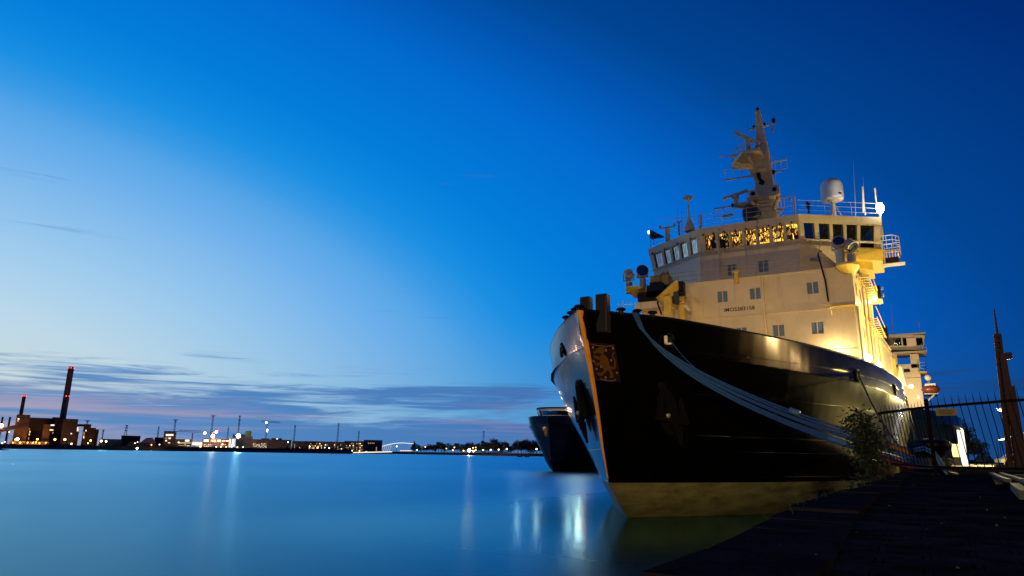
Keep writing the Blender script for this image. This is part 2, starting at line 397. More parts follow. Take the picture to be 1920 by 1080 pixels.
# ------------------------------------------------------------------ mesh builders
def wloc(o):
    v = Vector((0, 0, 0))
    while o is not None:
        v += o.location; o = o.parent
    return v
class MB:
    def __init__(s): s.bm = bmesh.new()
    def face(s, pts):
        vs_ = [s.bm.verts.new(p) for p in pts]
        return s.bm.faces.new(vs_)
    def hexa(s, lo, hi):
        """lo, hi: four corners each, same winding"""
        a = [s.bm.verts.new(p) for p in lo]; b_ = [s.bm.verts.new(p) for p in hi]
        n = len(a)
        s.bm.faces.new(a[::-1]); s.bm.faces.new(b_)
        for i in range(n):
            j = (i + 1) % n
            s.bm.faces.new((a[i], a[j], b_[j], b_[i]))
    def box(s, c, d, rz=0.0):
        x, y, z = d[0] / 2, d[1] / 2, d[2] / 2
        cs, sn = math.cos(rz), math.sin(rz)
        P = lambda a, b_, e: Vector((c[0] + a * cs - b_ * sn, c[1] + a * sn + b_ * cs, c[2] + e))
        s.hexa([P(-x, -y, -z), P(x, -y, -z), P(x, y, -z), P(-x, y, -z)], [P(-x, -y, z), P(x, -y, z), P(x, y, z), P(-x, y, z)])
    def bar(s, p, q, w, h=None, up=Vector((0, 0, 1))):
        p, q = Vector(p), Vector(q); h = h or w
        d = (q - p).normalized()
        if abs(d.dot(up)) > 0.98: up = Vector((0, 1, 0))
        r = d.cross(up).normalized() * (w / 2); u = r.cross(d).normalized() * (h / 2)
        s.hexa([p - r - u, p + r - u, p + r + u, p - r + u], [q - r - u, q + r - u, q + r + u, q - r + u])
    def cyl(s, p, q, r0, r1=None, n=12, cap=True):
        p, q = Vector(p), Vector(q); r1 = r0 if r1 is None else r1
        d = (q - p).normalized(); up = Vector((0, 0, 1)) if abs(d.z) < 0.95 else Vector((1, 0, 0))
        a = d.cross(up).normalized(); e = a.cross(d)
        A = []; B = []
        for i in range(n):
            th = 2 * math.pi * i / n; v = a * math.cos(th) + e * math.sin(th)
            A.append(s.bm.verts.new(p + v * r0)); B.append(s.bm.verts.new(q + v * r1))
        for i in range(n):
            j = (i + 1) % n; s.bm.faces.new((A[i], A[j], B[j], B[i]))
        if cap: s.bm.faces.new(A[::-1]); s.bm.faces.new(B)
    def tube(s, pts, r, n=8, r_end=None):
        pts = [Vector(p) for p in pts]; rings = []
        for k, p in enumerate(pts):
            d = (pts[min(k + 1, len(pts) - 1)] - pts[max(k - 1, 0)]).normalized()
            up = Vector((0, 0, 1)) if abs(d.z) < 0.95 else Vector((1, 0, 0))
            a = d.cross(up).normalized(); e = a.cross(d)
            rr_ = r if r_end is None else r + (r_end - r) * k / (len(pts) - 1)
            rings.append([s.bm.verts.new(p + (a * math.cos(2 * math.pi * i / n) + e * math.sin(2 * math.pi * i / n)) * rr_) for i in range(n)])
        for A, B in zip(rings, rings[1:]):
            for i in range(n):
                j = (i + 1) % n; s.bm.faces.new((A[i], A[j], B[j], B[i]))
        s.bm.faces.new(rings[0][::-1]); s.bm.faces.new(rings[-1])
    def sph(s, c, r, n=12, m=8, sz=1.0):
        mt = Matrix.Translation(c) @ Matrix.Diagonal((r, r, r * sz, 1))
        bmesh.ops.create_uvsphere(s.bm, u_segments=n, v_segments=m, radius=1.0, matrix=mt)
    def lathe(s, c, prof, n=20, axis=None):
        """prof: (radius, height) pairs around c, along axis"""
        ax = Vector(axis).normalized() if axis is not None else Vector((0, 0, 1))
        up = Vector((1, 0, 0)) if abs(ax.x) < 0.9 else Vector((0, 1, 0))
        a = ax.cross(up).normalized(); e = ax.cross(a)
        rings = []
        for (r, h) in prof:
            rings.append([s.bm.verts.new(Vector(c) + ax * h + (a * math.cos(2 * math.pi * i / n) + e * math.sin(2 * math.pi * i / n)) * max(r, 1e-3)) for i in range(n)])
        for A, B in zip(rings, rings[1:]):
            for i in range(n):
                j = (i + 1) % n; s.bm.faces.new((A[i], A[j], B[j], B[i]))
        s.bm.faces.new(rings[0][::-1]); s.bm.faces.new(rings[-1])
    def prism(s, poly, z0, z1, top=None):
        top = top or poly
        s.hexa([Vector((x, y, z0)) for x, y in poly], [Vector((x, y, z1)) for x, y in top])
    def wall(s, A0, B0, A1, B1, ops, depth):
        """wall with recessed openings (u0,u1,v0,v1 in 0..1); returns the recessed corner quads"""
        A0, B0, A1, B1 = map(Vector, (A0, B0, A1, B1))
        nrm = (B0 - A0).cross(A1 - A0).normalized()
        P = lambda u, v: (A0.lerp(B0, u)).lerp(A1.lerp(B1, u), v)
        us = sorted({0.0, 1.0, *[o[0] for o in ops], *[o[1] for o in ops]})
        vs2 = sorted({0.0, 1.0, *[o[2] for o in ops], *[o[3] for o in ops]})
        for i in range(len(us) - 1):
            for j in range(len(vs2) - 1):
                uc, vc = (us[i] + us[i + 1]) / 2, (vs2[j] + vs2[j + 1]) / 2
                if any(o[0] < uc < o[1] and o[2] < vc < o[3] for o in ops): continue
                s.face([P(us[i], vs2[j]), P(us[i + 1], vs2[j]), P(us[i + 1], vs2[j + 1]), P(us[i], vs2[j + 1])])
        res = []
        for (u0, u1, v0, v1) in ops:
            q = [P(u0, v0), P(u1, v0), P(u1, v1), P(u0, v1)]
            k = [p - nrm * depth for p in q]
            for i in range(4):
                j = (i + 1) % 4; s.face([q[i], k[i], k[j], q[j]])
            res.append((k, nrm))
        return res
    def build(s, name, material, parent=None, smooth=False, origin=None, weld=False):
        if weld: bmesh.ops.remove_doubles(s.bm, verts=s.bm.verts, dist=1e-4)
        bmesh.ops.recalc_face_normals(s.bm, faces=s.bm.faces)
        off = wloc(parent) if parent else Vector((0, 0, 0))
        loc = Vector(origin) - off if origin is not None else Vector((0, 0, 0))
        bmesh.ops.translate(s.bm, verts=s.bm.verts, vec=-(off + loc))
        me = bpy.data.meshes.new(name); s.bm.to_mesh(me); s.bm.free()
        if smooth:
            for p in me.polygons: p.use_smooth = True
        me.materials.append(material)
        o = bpy.data.objects.new(name, me); COL.objects.link(o)
        o.location = loc
        if parent: o.parent = parent
        return o
def tag(o, label=None, cat=None, group=None, kind=None):
    if label: o['label'] = label
    if cat: o['category'] = cat
    if group: o['group'] = group
    if kind: o['kind'] = kind
    return o
def thing(name, loc, label, cat, group=None):
    o = bpy.data.objects.new(name, None); COL.objects.link(o)
    o.empty_display_size = 0.3
    o.location = loc
    return tag(o, label, cat, group)
def copy_tree(o, parent=None):
    c = o.copy(); COL.objects.link(c)
    if parent: c.parent = parent
    for ch in list(o.children): copy_tree(ch, c)
    return c
def point(name, loc, watts, color, radius=0.3, parent=None):
    d = bpy.data.lights.new(name, 'POINT'); d.energy = watts; d.color = color; d.shadow_soft_size = radius
    o = bpy.data.objects.new(name, d); COL.objects.link(o)
    if parent:
        o.parent = parent; o.location = Vector(loc) - wloc(parent)
    else: o.location = loc
    return o
def spot(name, loc, target, watts, color, half, blend, radius=.3, parent=None):
    d = bpy.data.lights.new(name, 'SPOT'); d.energy = watts; d.color = color; d.shadow_soft_size = radius; d.spot_size = 2 * half; d.spot_blend = blend
    o = bpy.data.objects.new(name, d); COL.objects.link(o)
    o.rotation_euler = (Vector(loc) - Vector(target)).to_track_quat('Z', 'Y').to_euler()
    if parent: o.parent = parent; o.location = Vector(loc) - wloc(parent)
    else: o.location = loc
    return o
def one(fn, *a, **k):
    m = MB(); getattr(m, fn)(*a, **k); return m

# ================================================================== SETTING: water, quay
QZ = 2.1                          # quay level
m = MB(); m.face([(-6000, -3000, 0), (4000, -3000, 0), (4000, 9000, 0), (-6000, 9000, 0)])
tag(m.build('water', WATER), kind='structure')

edge = [(-0.86, -160), (-0.88, 0.0), (-0.84, 3.0), (-0.93, 6.0), (-0.90, 9.5), (-0.74, 11.0), (-0.80, 15.0), (-0.74, 20.0), (-0.45, 26.0), (-0.42, 40.0), (0.15, 62.0), (0.3, 100.0), (1.0, 130.0), (1.4, 400.0), (2.0, 1200.0)]
# quay top: a fine grid near the camera so the ground can be gently uneven
m = MB()
xs = [0, 0.6, 1.3, 2.2, 3.2, 4.5, 6, 9, 14, 24, 50, 120, 400]
def edge_x(y):
    for (x0, y0), (x1, y1) in zip(edge, edge[1:]):
        if y0 <= y <= y1: return x0 + (x1 - x0) * (y - y0) / (y1 - y0)
    return edge[-1][0]
ys = [-160, -60, -20, -8] + [-4 + 1.0 * i for i in range(50)] + [48, 52, 58, 66, 80, 100, 130, 200, 400, 1200]
rnd = random.Random(3)
grid = []
for y in ys:
    ex = edge_x(y) + 0.5
    grid.append([m.bm.verts.new((ex + x, y, QZ + (rnd.uniform(-0.018, 0.018) if -4 < y < 46 and 0 < x < 10 else 0))) for x in xs])
for a, b_ in zip(grid, grid[1:]):
    for i in range(len(xs) - 1): m.bm.faces.new((a[i], a[i + 1], b_[i + 1], b_[i]))
quay = tag(m.build('quay', QUAY, smooth=True), kind='structure')
m = MB()
for (x0, y0), (x1, y1) in zip(edge, edge[1:]):
    m.hexa([(x0 + .06, y0, -3), (x0 + .9, y0, -3), (x1 + .9, y1, -3), (x1 + .06, y1, -3)], [(x0 + .04, y0, QZ - .30), (x0 + .9, y0, QZ - .30), (x1 + .9, y1, QZ - .30), (x1 + .04, y1, QZ - .30)])
m.build('quay_wall', QWALL, quay)
# coping stones along the edge, each its own block
rnd = random.Random(11)
y = -3.0
while y < 60:
    ln = rnd.uniform(0.75, 1.5)
    x0, x1 = edge_x(y), edge_x(y + ln)
    j = rnd.uniform(-0.025, 0.025); dz = rnd.uniform(-0.012, 0.014)
    m = MB()
    g = 0.012
    m.hexa([(x0 + j, y + g, QZ - .30), (x0 + .52, y + g, QZ - .30), (x1 + .52, y + ln - g, QZ - .30), (x1 + j, y + ln - g, QZ - .30)],
           [(x0 + j + .02, y + g + .01, QZ + .025 + dz), (x0 + .52, y + g + .01, QZ + .02 + dz), (x1 + .52, y + ln - g - .01, QZ + .02 + dz), (x1 + j + .03, y + ln - g - .01, QZ + .022 + dz)])
    m.build('coping_stone', STONE, quay)
    y += ln

# ================================================================== ICEBREAKER
XC = -10.73
SHIP = thing('icebreaker', (XC, 28.6, 0), 'big black hulled icebreaker with cream deckhouse and stacked mast moored at the dark quay', 'ship')
#        z,   y_stem, entrance length, half beam, power
LV = [(-1.5, 31.0, 24, 9.3, 2.1), (0.0, 28.65, 24.5, 9.55, 2.2), (0.5, 27.75, 25, 9.6, 2.22), (1.46, 26.55, 26.5, 9.7, 2.3), (2.8, 25.95, 28, 9.85, 2.42),
      (4.4, 25.40, 30.5, 10.1, 2.58), (6.65, 24.45, 34.0, 10.72, 2.8), (8.0, 23.80, 35.3, 10.58, 2.8)]
SLV = [(-1.5, 27.25, 7.5), (0.0, 30.75, 7.75), (0.5, 33.0, 7.91), (1.46, 35.75, 8.23), (2.8, 34.0, 8.68), (4.4, 32.0, 9.29), (6.65, 34.5, 10.42), (8.0, 36.5, 10.58)]   # far side: leaner lines
def slv(z):
    z = min(max(z, -1.5), 8.0)
    for a, b_ in zip(SLV, SLV[1:]):
        if a[0] <= z <= b_[0]:
            f = (z - a[0]) / (b_[0] - a[0]); return a[1] + (b_[1] - a[1]) * f, a[2] + (b_[2] - a[2]) * f
def lv(z):
    z = min(max(z, LV[0][0]), LV[-1][0])
    for a, b_ in zip(LV, LV[1:]):
        if a[0] <= z <= b_[0]:
            f = (z - a[0]) / (b_[0] - a[0]); return [a[i] + (b_[i] - a[i]) * f for i in range(5)]
def halfb(y, z, sd=1):
    _, y0, Ln, B, p = lv(z)
    if sd < 0: Ln, B = slv(z)
    t_ = min(max((y - y0) / Ln, 0), 1)
    w = B * (1 - (1 - t_) ** p)
    # the stern narrows a little
    if y > 96: w *= 1 - 0.35 * ((y - 96) / 11) ** 2
    return w
def sheer(y):     # bulwark top
    s_ = [(23.8, 7.98), (27, 8.02), (30, 7.88), (36, 7.72), (46, 7.56), (60, 7.5), (107, 7.6)]
    for a, b_ in zip(s_, s_[1:]):
        if y <= b_[0]: return a[1] + (b_[1] - a[1]) * (y - a[0]) / (b_[0] - a[0])
    return s_[-1][1]
def knuckle(y): return sheer(y) - 1.33 + 0.25 * max(0, min(1, (y - 50) / 20))
US = [0, .006, .02, .04, .065, .095, .13, .17, .215, .265, .32, .38, .45, .52, .6, .7, .8, .9, 1.0]
Y1 = 107.0
def hull_rows(zfun_list, side):
    rows = []
    for zf in zfun_list:
        row = []
        for u in US:
            z = zf(None) if not callable(zf) else None
            # iterate because the stem moves with z
            zz = zf(24.0)
            y0 = lv(zz)[1]
            y = y0 + (Y1 - y0) * u ** 1.35
            zz = zf(y); y0 = lv(zz)[1]; y = y0 + (Y1 - y0) * u ** 1.35; zz = zf(y)
            row.append(Vector((XC + side * halfb(y, zz, side), y, zz)))
        rows.append(row)
    return rows
def skin(m, rows):
    vr_ = [[m.bm.verts.new(p) for p in r] for r in rows]
    for a, b_ in zip(vr_, vr_[1:]):
        for i in range(len(a) - 1): m.bm.faces.new((a[i], a[i + 1], b_[i + 1], b_[i]))
    return vr_
US_F = []
for a, b_ in zip(US, US[1:]): US_F += [a, (a + b_) / 2]
US = US_F + [1.0]
const = lambda z: (lambda y: z)
def knf(f): return lambda y: 1.46 + (knuckle(y) - 1.46) * f
hull_lv = [const(1.46)] + [knf(f) for f in (.12, .25, .38, .5, .62, .74, .86, .95)] + [knuckle]
m = MB()
for sd in (1, -1): skin(m, hull_rows(hull_lv, sd))
# transom
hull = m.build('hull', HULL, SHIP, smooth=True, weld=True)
m = MB()
for sd in (1, -1): skin(m, hull_rows([const(-1.5), const(-.6), const(0), const(.25), const(.5), const(.95), const(1.456)], sd))
m.build('boot_stripe', BOOT, SHIP, smooth=True, weld=True)
# transom plate closing the stern
m = MB()
zs = [-1.5, 0, 1.46, 3, 5, 6.6, 7.55]
pts = [Vector((XC + halfb(Y1, z), Y1, z)) for z in zs] + [Vector((XC - halfb(Y1, z, -1), Y1, z)) for z in zs[::-1]]
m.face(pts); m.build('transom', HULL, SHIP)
# bulwark: outer skin, cap, inner skin
def bw(f, off=0.0):
    def mk(sd):
        row = []
        for u in US:
            y0 = lv(6.65 + 1.35 * f)[1]; y = y0 + (Y1 - y0) * u ** 1.35
            z = knuckle(y) + (sheer(y) - knuckle(y)) * f
            lo = halfb(y, knuckle(y), sd); hi = halfb(y, 8.0, sd)
            w = max(lo + (hi - lo) * f - off, 0)
            row.append(Vector((XC + sd * w, y + (off * 1.2 if u < .03 else off * .4), z)))
        return row
    return mk
m = MB()
for sd in (1, -1):
    skin(m, [bw(0.0)(sd), bw(.25)(sd), bw(.5)(sd), bw(.75)(sd), bw(1)(sd), bw(1, .16)(sd), bw(0.75, .16)(sd), bw(0.1, .16)(sd)])
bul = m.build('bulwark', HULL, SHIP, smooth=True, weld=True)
mod = bul.modifiers.new('edges', 'EDGE_SPLIT'); mod.split_angle = R_(40)
mod = hull.modifiers.new('edges', 'EDGE_SPLIT'); mod.split_angle = R_(50)
# rail bead on the cap and the knuckle strake
m = MB()
for sd in (1, -1):
    m.tube([p + Vector((0, 0, .02)) for p in bw(1, .06)(sd)], .075, 6)
m.build('cap_rail', BLK, SHIP, smooth=True)
m = MB()
for sd in (1, -1):
    m.tube(bw(0)(sd), .028, 6)
    row = hull_rows([const(2.75)], sd)[0]
    m.tube([p for p in row], .02, 5)
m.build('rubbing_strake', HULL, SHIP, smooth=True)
# deck
m = MB()
dk = [Vector((XC + (halfb(y, 6.65) - .1), y, 6.62)) for y in [25.2, 26, 27, 28.5, 30, 32, 35, 39, 44, 50, 60, 80, 106.8]]
m.face(dk + [Vector((2 * XC - p.x, p.y, p.z)) for p in dk[::-1]])
m.build('deck', DECK, SHIP)
# stem bar: rounded plate down the cutwater, lamp reflection put into its ochre colour
def stem_y(z): return lv(z)[1]
m = MB()
zz = [7.98, 7.5, 6.9, 6.3, 5.6, 4.9, 4.2, 3.5, 2.8, 2.2, 1.6]
prof = []
for z in zz:
    w = 0.022 + 0.105 * (max(0, (z - 1.8)) / 6.2) ** .8
    y = stem_y(min(z, 8.0))
    prof.append([Vector((XC + a * w, y - .015 + b_ * w * .9, z)) for a, b_ in ((-1, 1.3), (-.75, .1), (0, -.5), (.75, .1), (1, 1.3))])
V = [[m.bm.verts.new(p) for p in r] for r in prof]
for a, b_ in zip(V, V[1:]):
    for i in range(4): m.bm.faces.new((a[i], a[i + 1], b_[i + 1], b_[i]))
m.build('stem_bar', ORANGE, hull, smooth=True)

# bow emblem on each bow: red plate with a gold rampant beast and white roses
def hull_pt(s, z, sd=1, lift=.02):
    """s metres aft of the stem at height z, on the hull skin"""
    y = stem_y(z) + s
    a = Vector((XC + sd * halfb(y, z, sd), y, z)); b_ = Vector((XC + sd * halfb(y + .1, z, sd), y + .1, z))
    tdir = (b_ - a).normalized(); n = Vector((tdir.y * sd, -tdir.x * sd, -0.2)).normalized()
    if n.x * sd < 0 : n = -n
    return a + n * lift
def patch(mat_, name, outline, parent, sd, lift, res=1):
    m = MB(); m.face([hull_pt(s, z, sd, lift) for s, z in outline]); return m
def disc(c, r, n=8, ax=1.0): return [(c[0] + r * ax * math.cos(2 * math.pi * i / n), c[1] + r * math.sin(2 * math.pi * i / n)) for i in range(n)]
EZ = 6.10   # emblem centre height
for sd in (1,):
    m = MB()
    S0, S1 = .10, .98
    for i in range(8):
        for j in range(8):
            f = lambda a, b_: (S0 + (S1 - S0) * a / 8, EZ - .72 + 1.44 * b_ / 8 )
            m.face([hull_pt(*f(i, j), sd, .02), hull_pt(*f(i + 1, j), sd, .02), hull_pt(*f(i + 1, j + 1), sd, .02), hull_pt(*f(i, j + 1), sd, .02)])
    em = m.build('bow_emblem', RED, SHIP, weld=True)
    em['label'] = 'red emblem plate with a gold rampant beast and white roses beside the stem'
    m = MB()
    sc_ = lambda q: [(.12 + .86 * (.5 + a * 1.05), EZ + b_ * 1.22) for a, b_ in q]
    body = [(-.16, -.18), (-.05, -.28), (.10, -.22), (.14, -.04), (.10, .14), (-.02, .26), (-.14, .22), (-.22, .10), (-.20, -.04)]
    head = disc((-.10, .36), .115, 9, 1.1)
    muz = [(-.30, .30), (-.18, .28), (-.16, .40), (-.27, .39)]
    armu = [(-.18, .16), (-.38, .22), (-.42, .14), (-.36, .10), (-.18, .06)]
    arml = [(-.16, .02), (-.36, -.04), (-.40, .02), (-.43, -.08), (-.34, -.13), (-.16, -.08)]
    leg1 = [(-.10, -.24), (-.26, -.34), (-.38, -.32), (-.40, -.41), (-.24, -.44), (-.02, -.28)]
    leg2 = [(.06, -.24), (.12, -.38), (.02, -.46), (.20, -.48), (.24, -.36), (.14, -.18)]
    tail = [(.10, -.10), (.28, -.12), (.34, .06), (.26, .24), (.38, .36), (.44, .22), (.40, .30), (.31, .22), (.41, .06), (.32, -.20), (.12, -.20)]
    sabre = [(-.42, .30), (-.36, .24), (.10, .47), (.08, .51)]
    for q in (body, head, muz, armu, arml, leg1, leg2, tail, sabre):
        m.face([hull_pt(s, z, sd, .045) for s, z in sc_(q)])
    m.build('gold_beast', GOLD, em)
    for (a, b_) in ((-.38, .44), (.36, .46), (-.44, .02), (.22, .08), (-.20, -.14), (.36, -.30), (-.10, -.47), (.08, .38), (-.38, -.22)):
        m = MB(); m.face([hull_pt(s, z, sd, .06) for s, z in sc_(disc((a, b_), .045, 7))]); m.build('rose', ROSE, em)
    m = MB()
    arc = [(-.30 + .6 * i / 8, -.52 - .05 * math.sin(math.pi * i / 8)) for i in range(9)]
    m.tube([hull_pt(s, z, sd, .04) for s, z in sc_(arc)], .018, 5); m.build('border', ROSE, em)
    m = MB()
    arc = [(-.42 + .84 * i / 8, .535 - .03 * math.sin(math.pi * i / 8)) for i in range(9)]
    m.tube([hull_pt(s, z, sd, .04) for s, z in sc_(arc)], .014, 5); m.build('border', ROSE, em)

# anchors in their pockets, both bows
def anchor(sd):
    s0, zc = (1.75, 4.42) if sd < 0 else (2.6, 4.3)
    H_ = lambda s, z, l: hull_pt(s0 + s, zc + z, sd, l)
    m = MB()
    m.face([H_(a * .42, b_ * .95, .01) for a, b_ in disc((0, 0), 1, 14)])
    po = m.build('anchor_pocket', BLKMAT, SHIP)
    m = MB()
    m.bar(H_(-.15, 1.0, .10), H_(.12, -.75, .30), .20, .20)               # shank
    m.bar(H_(-.55, -.15, .25), H_(.55, -.35, .25), .26, .30)              # crown
    m.hexa([H_(-.62, -.3, .12), H_(-.38, -.3, .12), H_(-.38, -.3, .4), H_(-.62, -.3, .4)], [H_(-.32, .75, .2), H_(-.24, .75, .2), H_(-.24, .75, .28), H_(-.32, .75, .28)])
    m.hexa([H_(.34, -.4, .12), H_(.60, -.4, .12), H_(.60, -.4, .4), H_(.34, -.4, .4)], [H_(.40, .6, .2), H_(.48, .6, .2), H_(.48, .6, .28), H_(.40, .6, .28)])
    m.hexa([H_(-.1, -.5, .12), H_(.32, -.5, .12), H_(.32, -.5, .4), H_(-.1, -.5, .4)], [H_(.2, -1.35, .2), H_(.27, -1.35, .2), H_(.27, -1.35, .28), H_(.2, -1.35, .28)])
    m.lathe(H_(-.15, 1.02, .1), [(.16, -.05), (.2, 0), (.16, .05)], 10, (sd, -1, 0))
    a_ = m.build('anchor', BLKMAT, SHIP)
    m = MB(); m.lathe(H_(-.22, -.1, .35), [(.07, 0), (.1, .06), (.03, .12)], 8, (sd, -1, -.2)); m.build('shackle', STEEL, a_)
anchor(-1); anchor(1)
# fairleads: oval ports in the bulwark
def fairlead(y, zf, sd, r=.24, mt=BLK):
    z = knuckle(y) + (sheer(y) - knuckle(y)) * zf
    lo = halfb(y, knuckle(y), sd); hi = halfb(y, 8.0, sd)
    x = XC + sd * (lo + (hi - lo) * zf)
    x2 = XC + sd * (halfb(y + .2, knuckle(y), sd) + (hi - lo) * zf)
    td = Vector((x2 - x, .2, 0)).normalized(); n = Vector((td.y * sd, -td.x * sd, 0))
    c = Vector((x, y, z))
    m = MB()
    ring = [c + n * .05 + td * (r * .8 * math.cos(a)) + Vector((0, 0, 1.25 * r * math.sin(a))) for a in [2 * math.pi * i / 14 for i in range(15)]]
    m.tube(ring, .06, 6)
    f = m.build('fairlead', mt, SHIP, smooth=True)
    m = MB(); m.face([c + n * .03 + td * (r * .8 * math.cos(a)) + Vector((0, 0, 1.25 * r * math.sin(a))) for a in [2 * math.pi * i / 14 for i in range(14)]])
    m.build('opening', INSIDE, f)
    return c + n * .1
FL = [fairlead(y, f, s) for y, f, s in ((27.3, .35, 1), (39.6, .30, 1), (47, .3, 1), (27.4, .30, -1), (57, .3, 1))]
# lit lip beside the forward fairlead (bare metal roller)
m = MB(); p = FL[0]; m.cyl(p + Vector((-.12, -.22, -.16)), p + Vector((-.12, -.22, .16)), .075, n=8); m.box(p + Vector((-.02, -.12, -.16)), (.22, .12, .07))
m.build('fairlead_roller', WHITE, SHIP)
# mushroom vents / rollers standing on the cap rail
def cap_pt(y, sd, inb=.1):
    return Vector((XC + sd * (halfb(y, 8.0, sd) - inb), y, sheer(y) + .08))
for y, sd in ((25.35, 1), (25.95, 1), (26.55, 1), (24.05, -1), (24.5, -1), (25.1, -1), (25.9, -1)):
    m = MB(); m.lathe(cap_pt(y, sd), [(.10, -.1), (.10, .06), (.19, .09), (.21, .13), (.15, .18), (.02, .21)], 12)
    m.build('mushroom_roller', BLK, SHIP, smooth=False)
# two big black bitts on the bow
for c, w, h in ((Vector((XC - .02, 24.6, 8.0)), .40, .66), (cap_pt(24.75, 1, .15), .46, .66)):
    m = MB(); m.hexa([c + Vector((-w / 2, -w / 2, -.9)), c + Vector((w / 2, -w / 2, -.9)), c + Vector((w / 2, w / 2, -.9)), c + Vector((-w / 2, w / 2, -.9))],
                     [c + Vector((-w / 2 - .01, -w / 2 - .01, h)), c + Vector((w / 2 + .01, -w / 2, h)), c + Vector((w / 2 + .01, w / 2, h)), c + Vector((-w / 2, w / 2, h))])
    bt = m.build('bow_bitt', BLK, SHIP)
    mod = bt.modifiers.new('b', 'BEVEL'); mod.width = .04; mod.segments = 2
# little jack staff with cross arms
b0 = cap_pt(25.6, 1, .3)
m = MB(); m.cyl(b0, b0 + Vector((0, 0, .55)), .018, n=6); m.bar(b0 + Vector((-.05, 0, .36)), b0 + Vector((.45, .1, .36)), .02)
for k in range(4): m.bar(b0 + Vector((-.2 + .18 * k, 0, .28)), b0 + Vector((-.2 + .18 * k, 0, .46)), .015)
m.build('jack_staff', STEEL, SHIP)

FORE_W = 930
# ------------------------------------------------------------------ deckhouse, lower block
FX0, FX1, FY = -18.87, -2.57, 54.7
ZB, ZT = 6.6, 16.38
def sx_(y): return FX1 + 0.055 * (y - FY)          # port side wall
def sxp(y): return FX0 - 0.055 * (y - FY)
def win(k, n, parent, name='window', pane=CURT, split=True, frame=CREAM):
    """recessed quad k (bl, br, tr, tl) -> frame with pane sub-parts"""
    P = lambda u, v: (k[0].lerp(k[1], u)).lerp(k[3].lerp(k[2], u), v)
    m = MB(); up = (k[3] - k[0]).normalized()
    e = 0.05
    cuts = [(0, .5), (.5, 1)] if split else [(0, 1)]
    for a, b_ in ((P(0, 0), P(1, 0)), (P(0, 1), P(1, 1))): m.bar(a + n * e, b_ + n * e, .06, .07, up=n)
    for u in sorted({c for q in cuts for c in q}): m.bar(P(u, .03) + n * e, P(u, .97) + n * e, .07, .06, up=n)
    f = m.build(name, frame, parent)
    for a, b_ in cuts:
        m = MB(); d = .012
        m.face([P(a, 0) + n * d, P(b_, 0) + n * d, P(b_, 1) + n * d, P(a, 1) + n * d]); m.build('pane', pane, f)
    return f
fw, fh = FX1 - FX0, ZT - ZB
ops = [((a - FX0) / fw, (b_ - FX0) / fw, (c - ZB) / fh, (d - ZB) / fh) for a, b_, c, d in
       ((-12.46, -11.62, 14.6, 15.54), (-9.95, -9.09, 14.6, 15.54), (-5.77, -4.92, 14.6, 15.56), (-11.17, -10.31, 11.53, 12.47), (-8.45, -7.57, 11.53, 12.47), (-5.72, -4.84, 11.53, 12.47))]
m = MB()
q1 = m.wall((FX0, FY, ZB), (FX1, FY, ZB), (FX0, FY, ZT), (FX1, FY, ZT), ops, .12)
q1 = [(k, -Vector((0, 1, 0))) for k, n in q1]
Y2 = 66.3
sl = Y2 - FY
sops = [((a - FY) / sl, (b_ - FY) / sl, (c - ZB) / fh, (d - ZB) / fh) for a, b_, c, d in
        ((55.9, 56.6, 14.5, 15.5), (58.2, 59.0, 14.4, 15.5), (61.4, 62.2, 14.4, 15.5), (55.9, 56.6, 11.4, 12.5), (58.0, 58.8, 11.3, 12.5), (60.9, 61.7, 11.3, 12.5), (60.6, 61.4, 8.0, 9.9))]
q2 = m.wall((FX1, FY, ZB), (sx_(Y2), Y2, ZB), (FX1, FY, ZT), (sx_(Y2), Y2, ZT), sops, .12)
m.face([(FX0, FY, ZB), (FX0, FY, ZT), (sxp(Y2), Y2, ZT), (sxp(Y2), Y2, ZB)])
m.face([(sxp(Y2), Y2, ZB), (sxp(Y2), Y2, ZT), (sx_(Y2), Y2, ZT), (sx_(Y2), Y2, ZB)])
m.face([(FX0, FY, ZT), (FX1, FY, ZT), (sx_(Y2), Y2, ZT), (sxp(Y2), Y2, ZT)])
house = m.build('deckhouse', CREAM, SHIP)
for k, n in q1: win(k, n, house)
for k, n in q2: win(k, n if n.x > 0 else -n, house, pane=GLASSD, split=False)
# aft lower block with the balustrade
Y3 = 83.6; ZA = 13.0
m = MB()
sl3 = Y3 - Y2
a_ops = [((a - Y2) / sl3, (b_ - Y2) / sl3, (c - ZB) / (ZA - ZB), (d - ZB) / (ZA - ZB)) for a, b_, c, d in
         ((67.4, 68.2, 10.6, 12.0), (70.2, 71.0, 10.6, 12.0), (73.2, 74.1, 8.2, 10.6), (76.6, 77.5, 10.2, 11.8), (79.6, 80.6, 8.2, 10.6))]
q3 = m.wall((sx_(Y2), Y2, ZB), (sx_(Y3), Y3, ZB), (sx_(Y2), Y2, ZA), (sx_(Y3), Y3, ZA), a_ops, .12)
m.face([(sxp(Y2), Y2, ZB), (sxp(Y2), Y2, ZA), (sxp(Y3), Y3, ZA), (sxp(Y3), Y3, ZB)])
m.face([(sxp(Y3), Y3, ZB), (sxp(Y3), Y3, ZA), (sx_(Y3), Y3, ZA), (sx_(Y3), Y3, ZB)])
m.face([(sxp(Y2), Y2, ZA), (sx_(Y2), Y2, ZA), (sx_(Y3), Y3, ZA), (sxp(Y3), Y3, ZA)])
aft = m.build('aft_deckhouse', CREAM, SHIP)
for i, (k, n) in enumerate(q3): win(k, n if n.x > 0 else -n, aft, pane=(E_DIM if i in (2, 4) else GLASSD), split=False)
m = MB()
n_ = 11
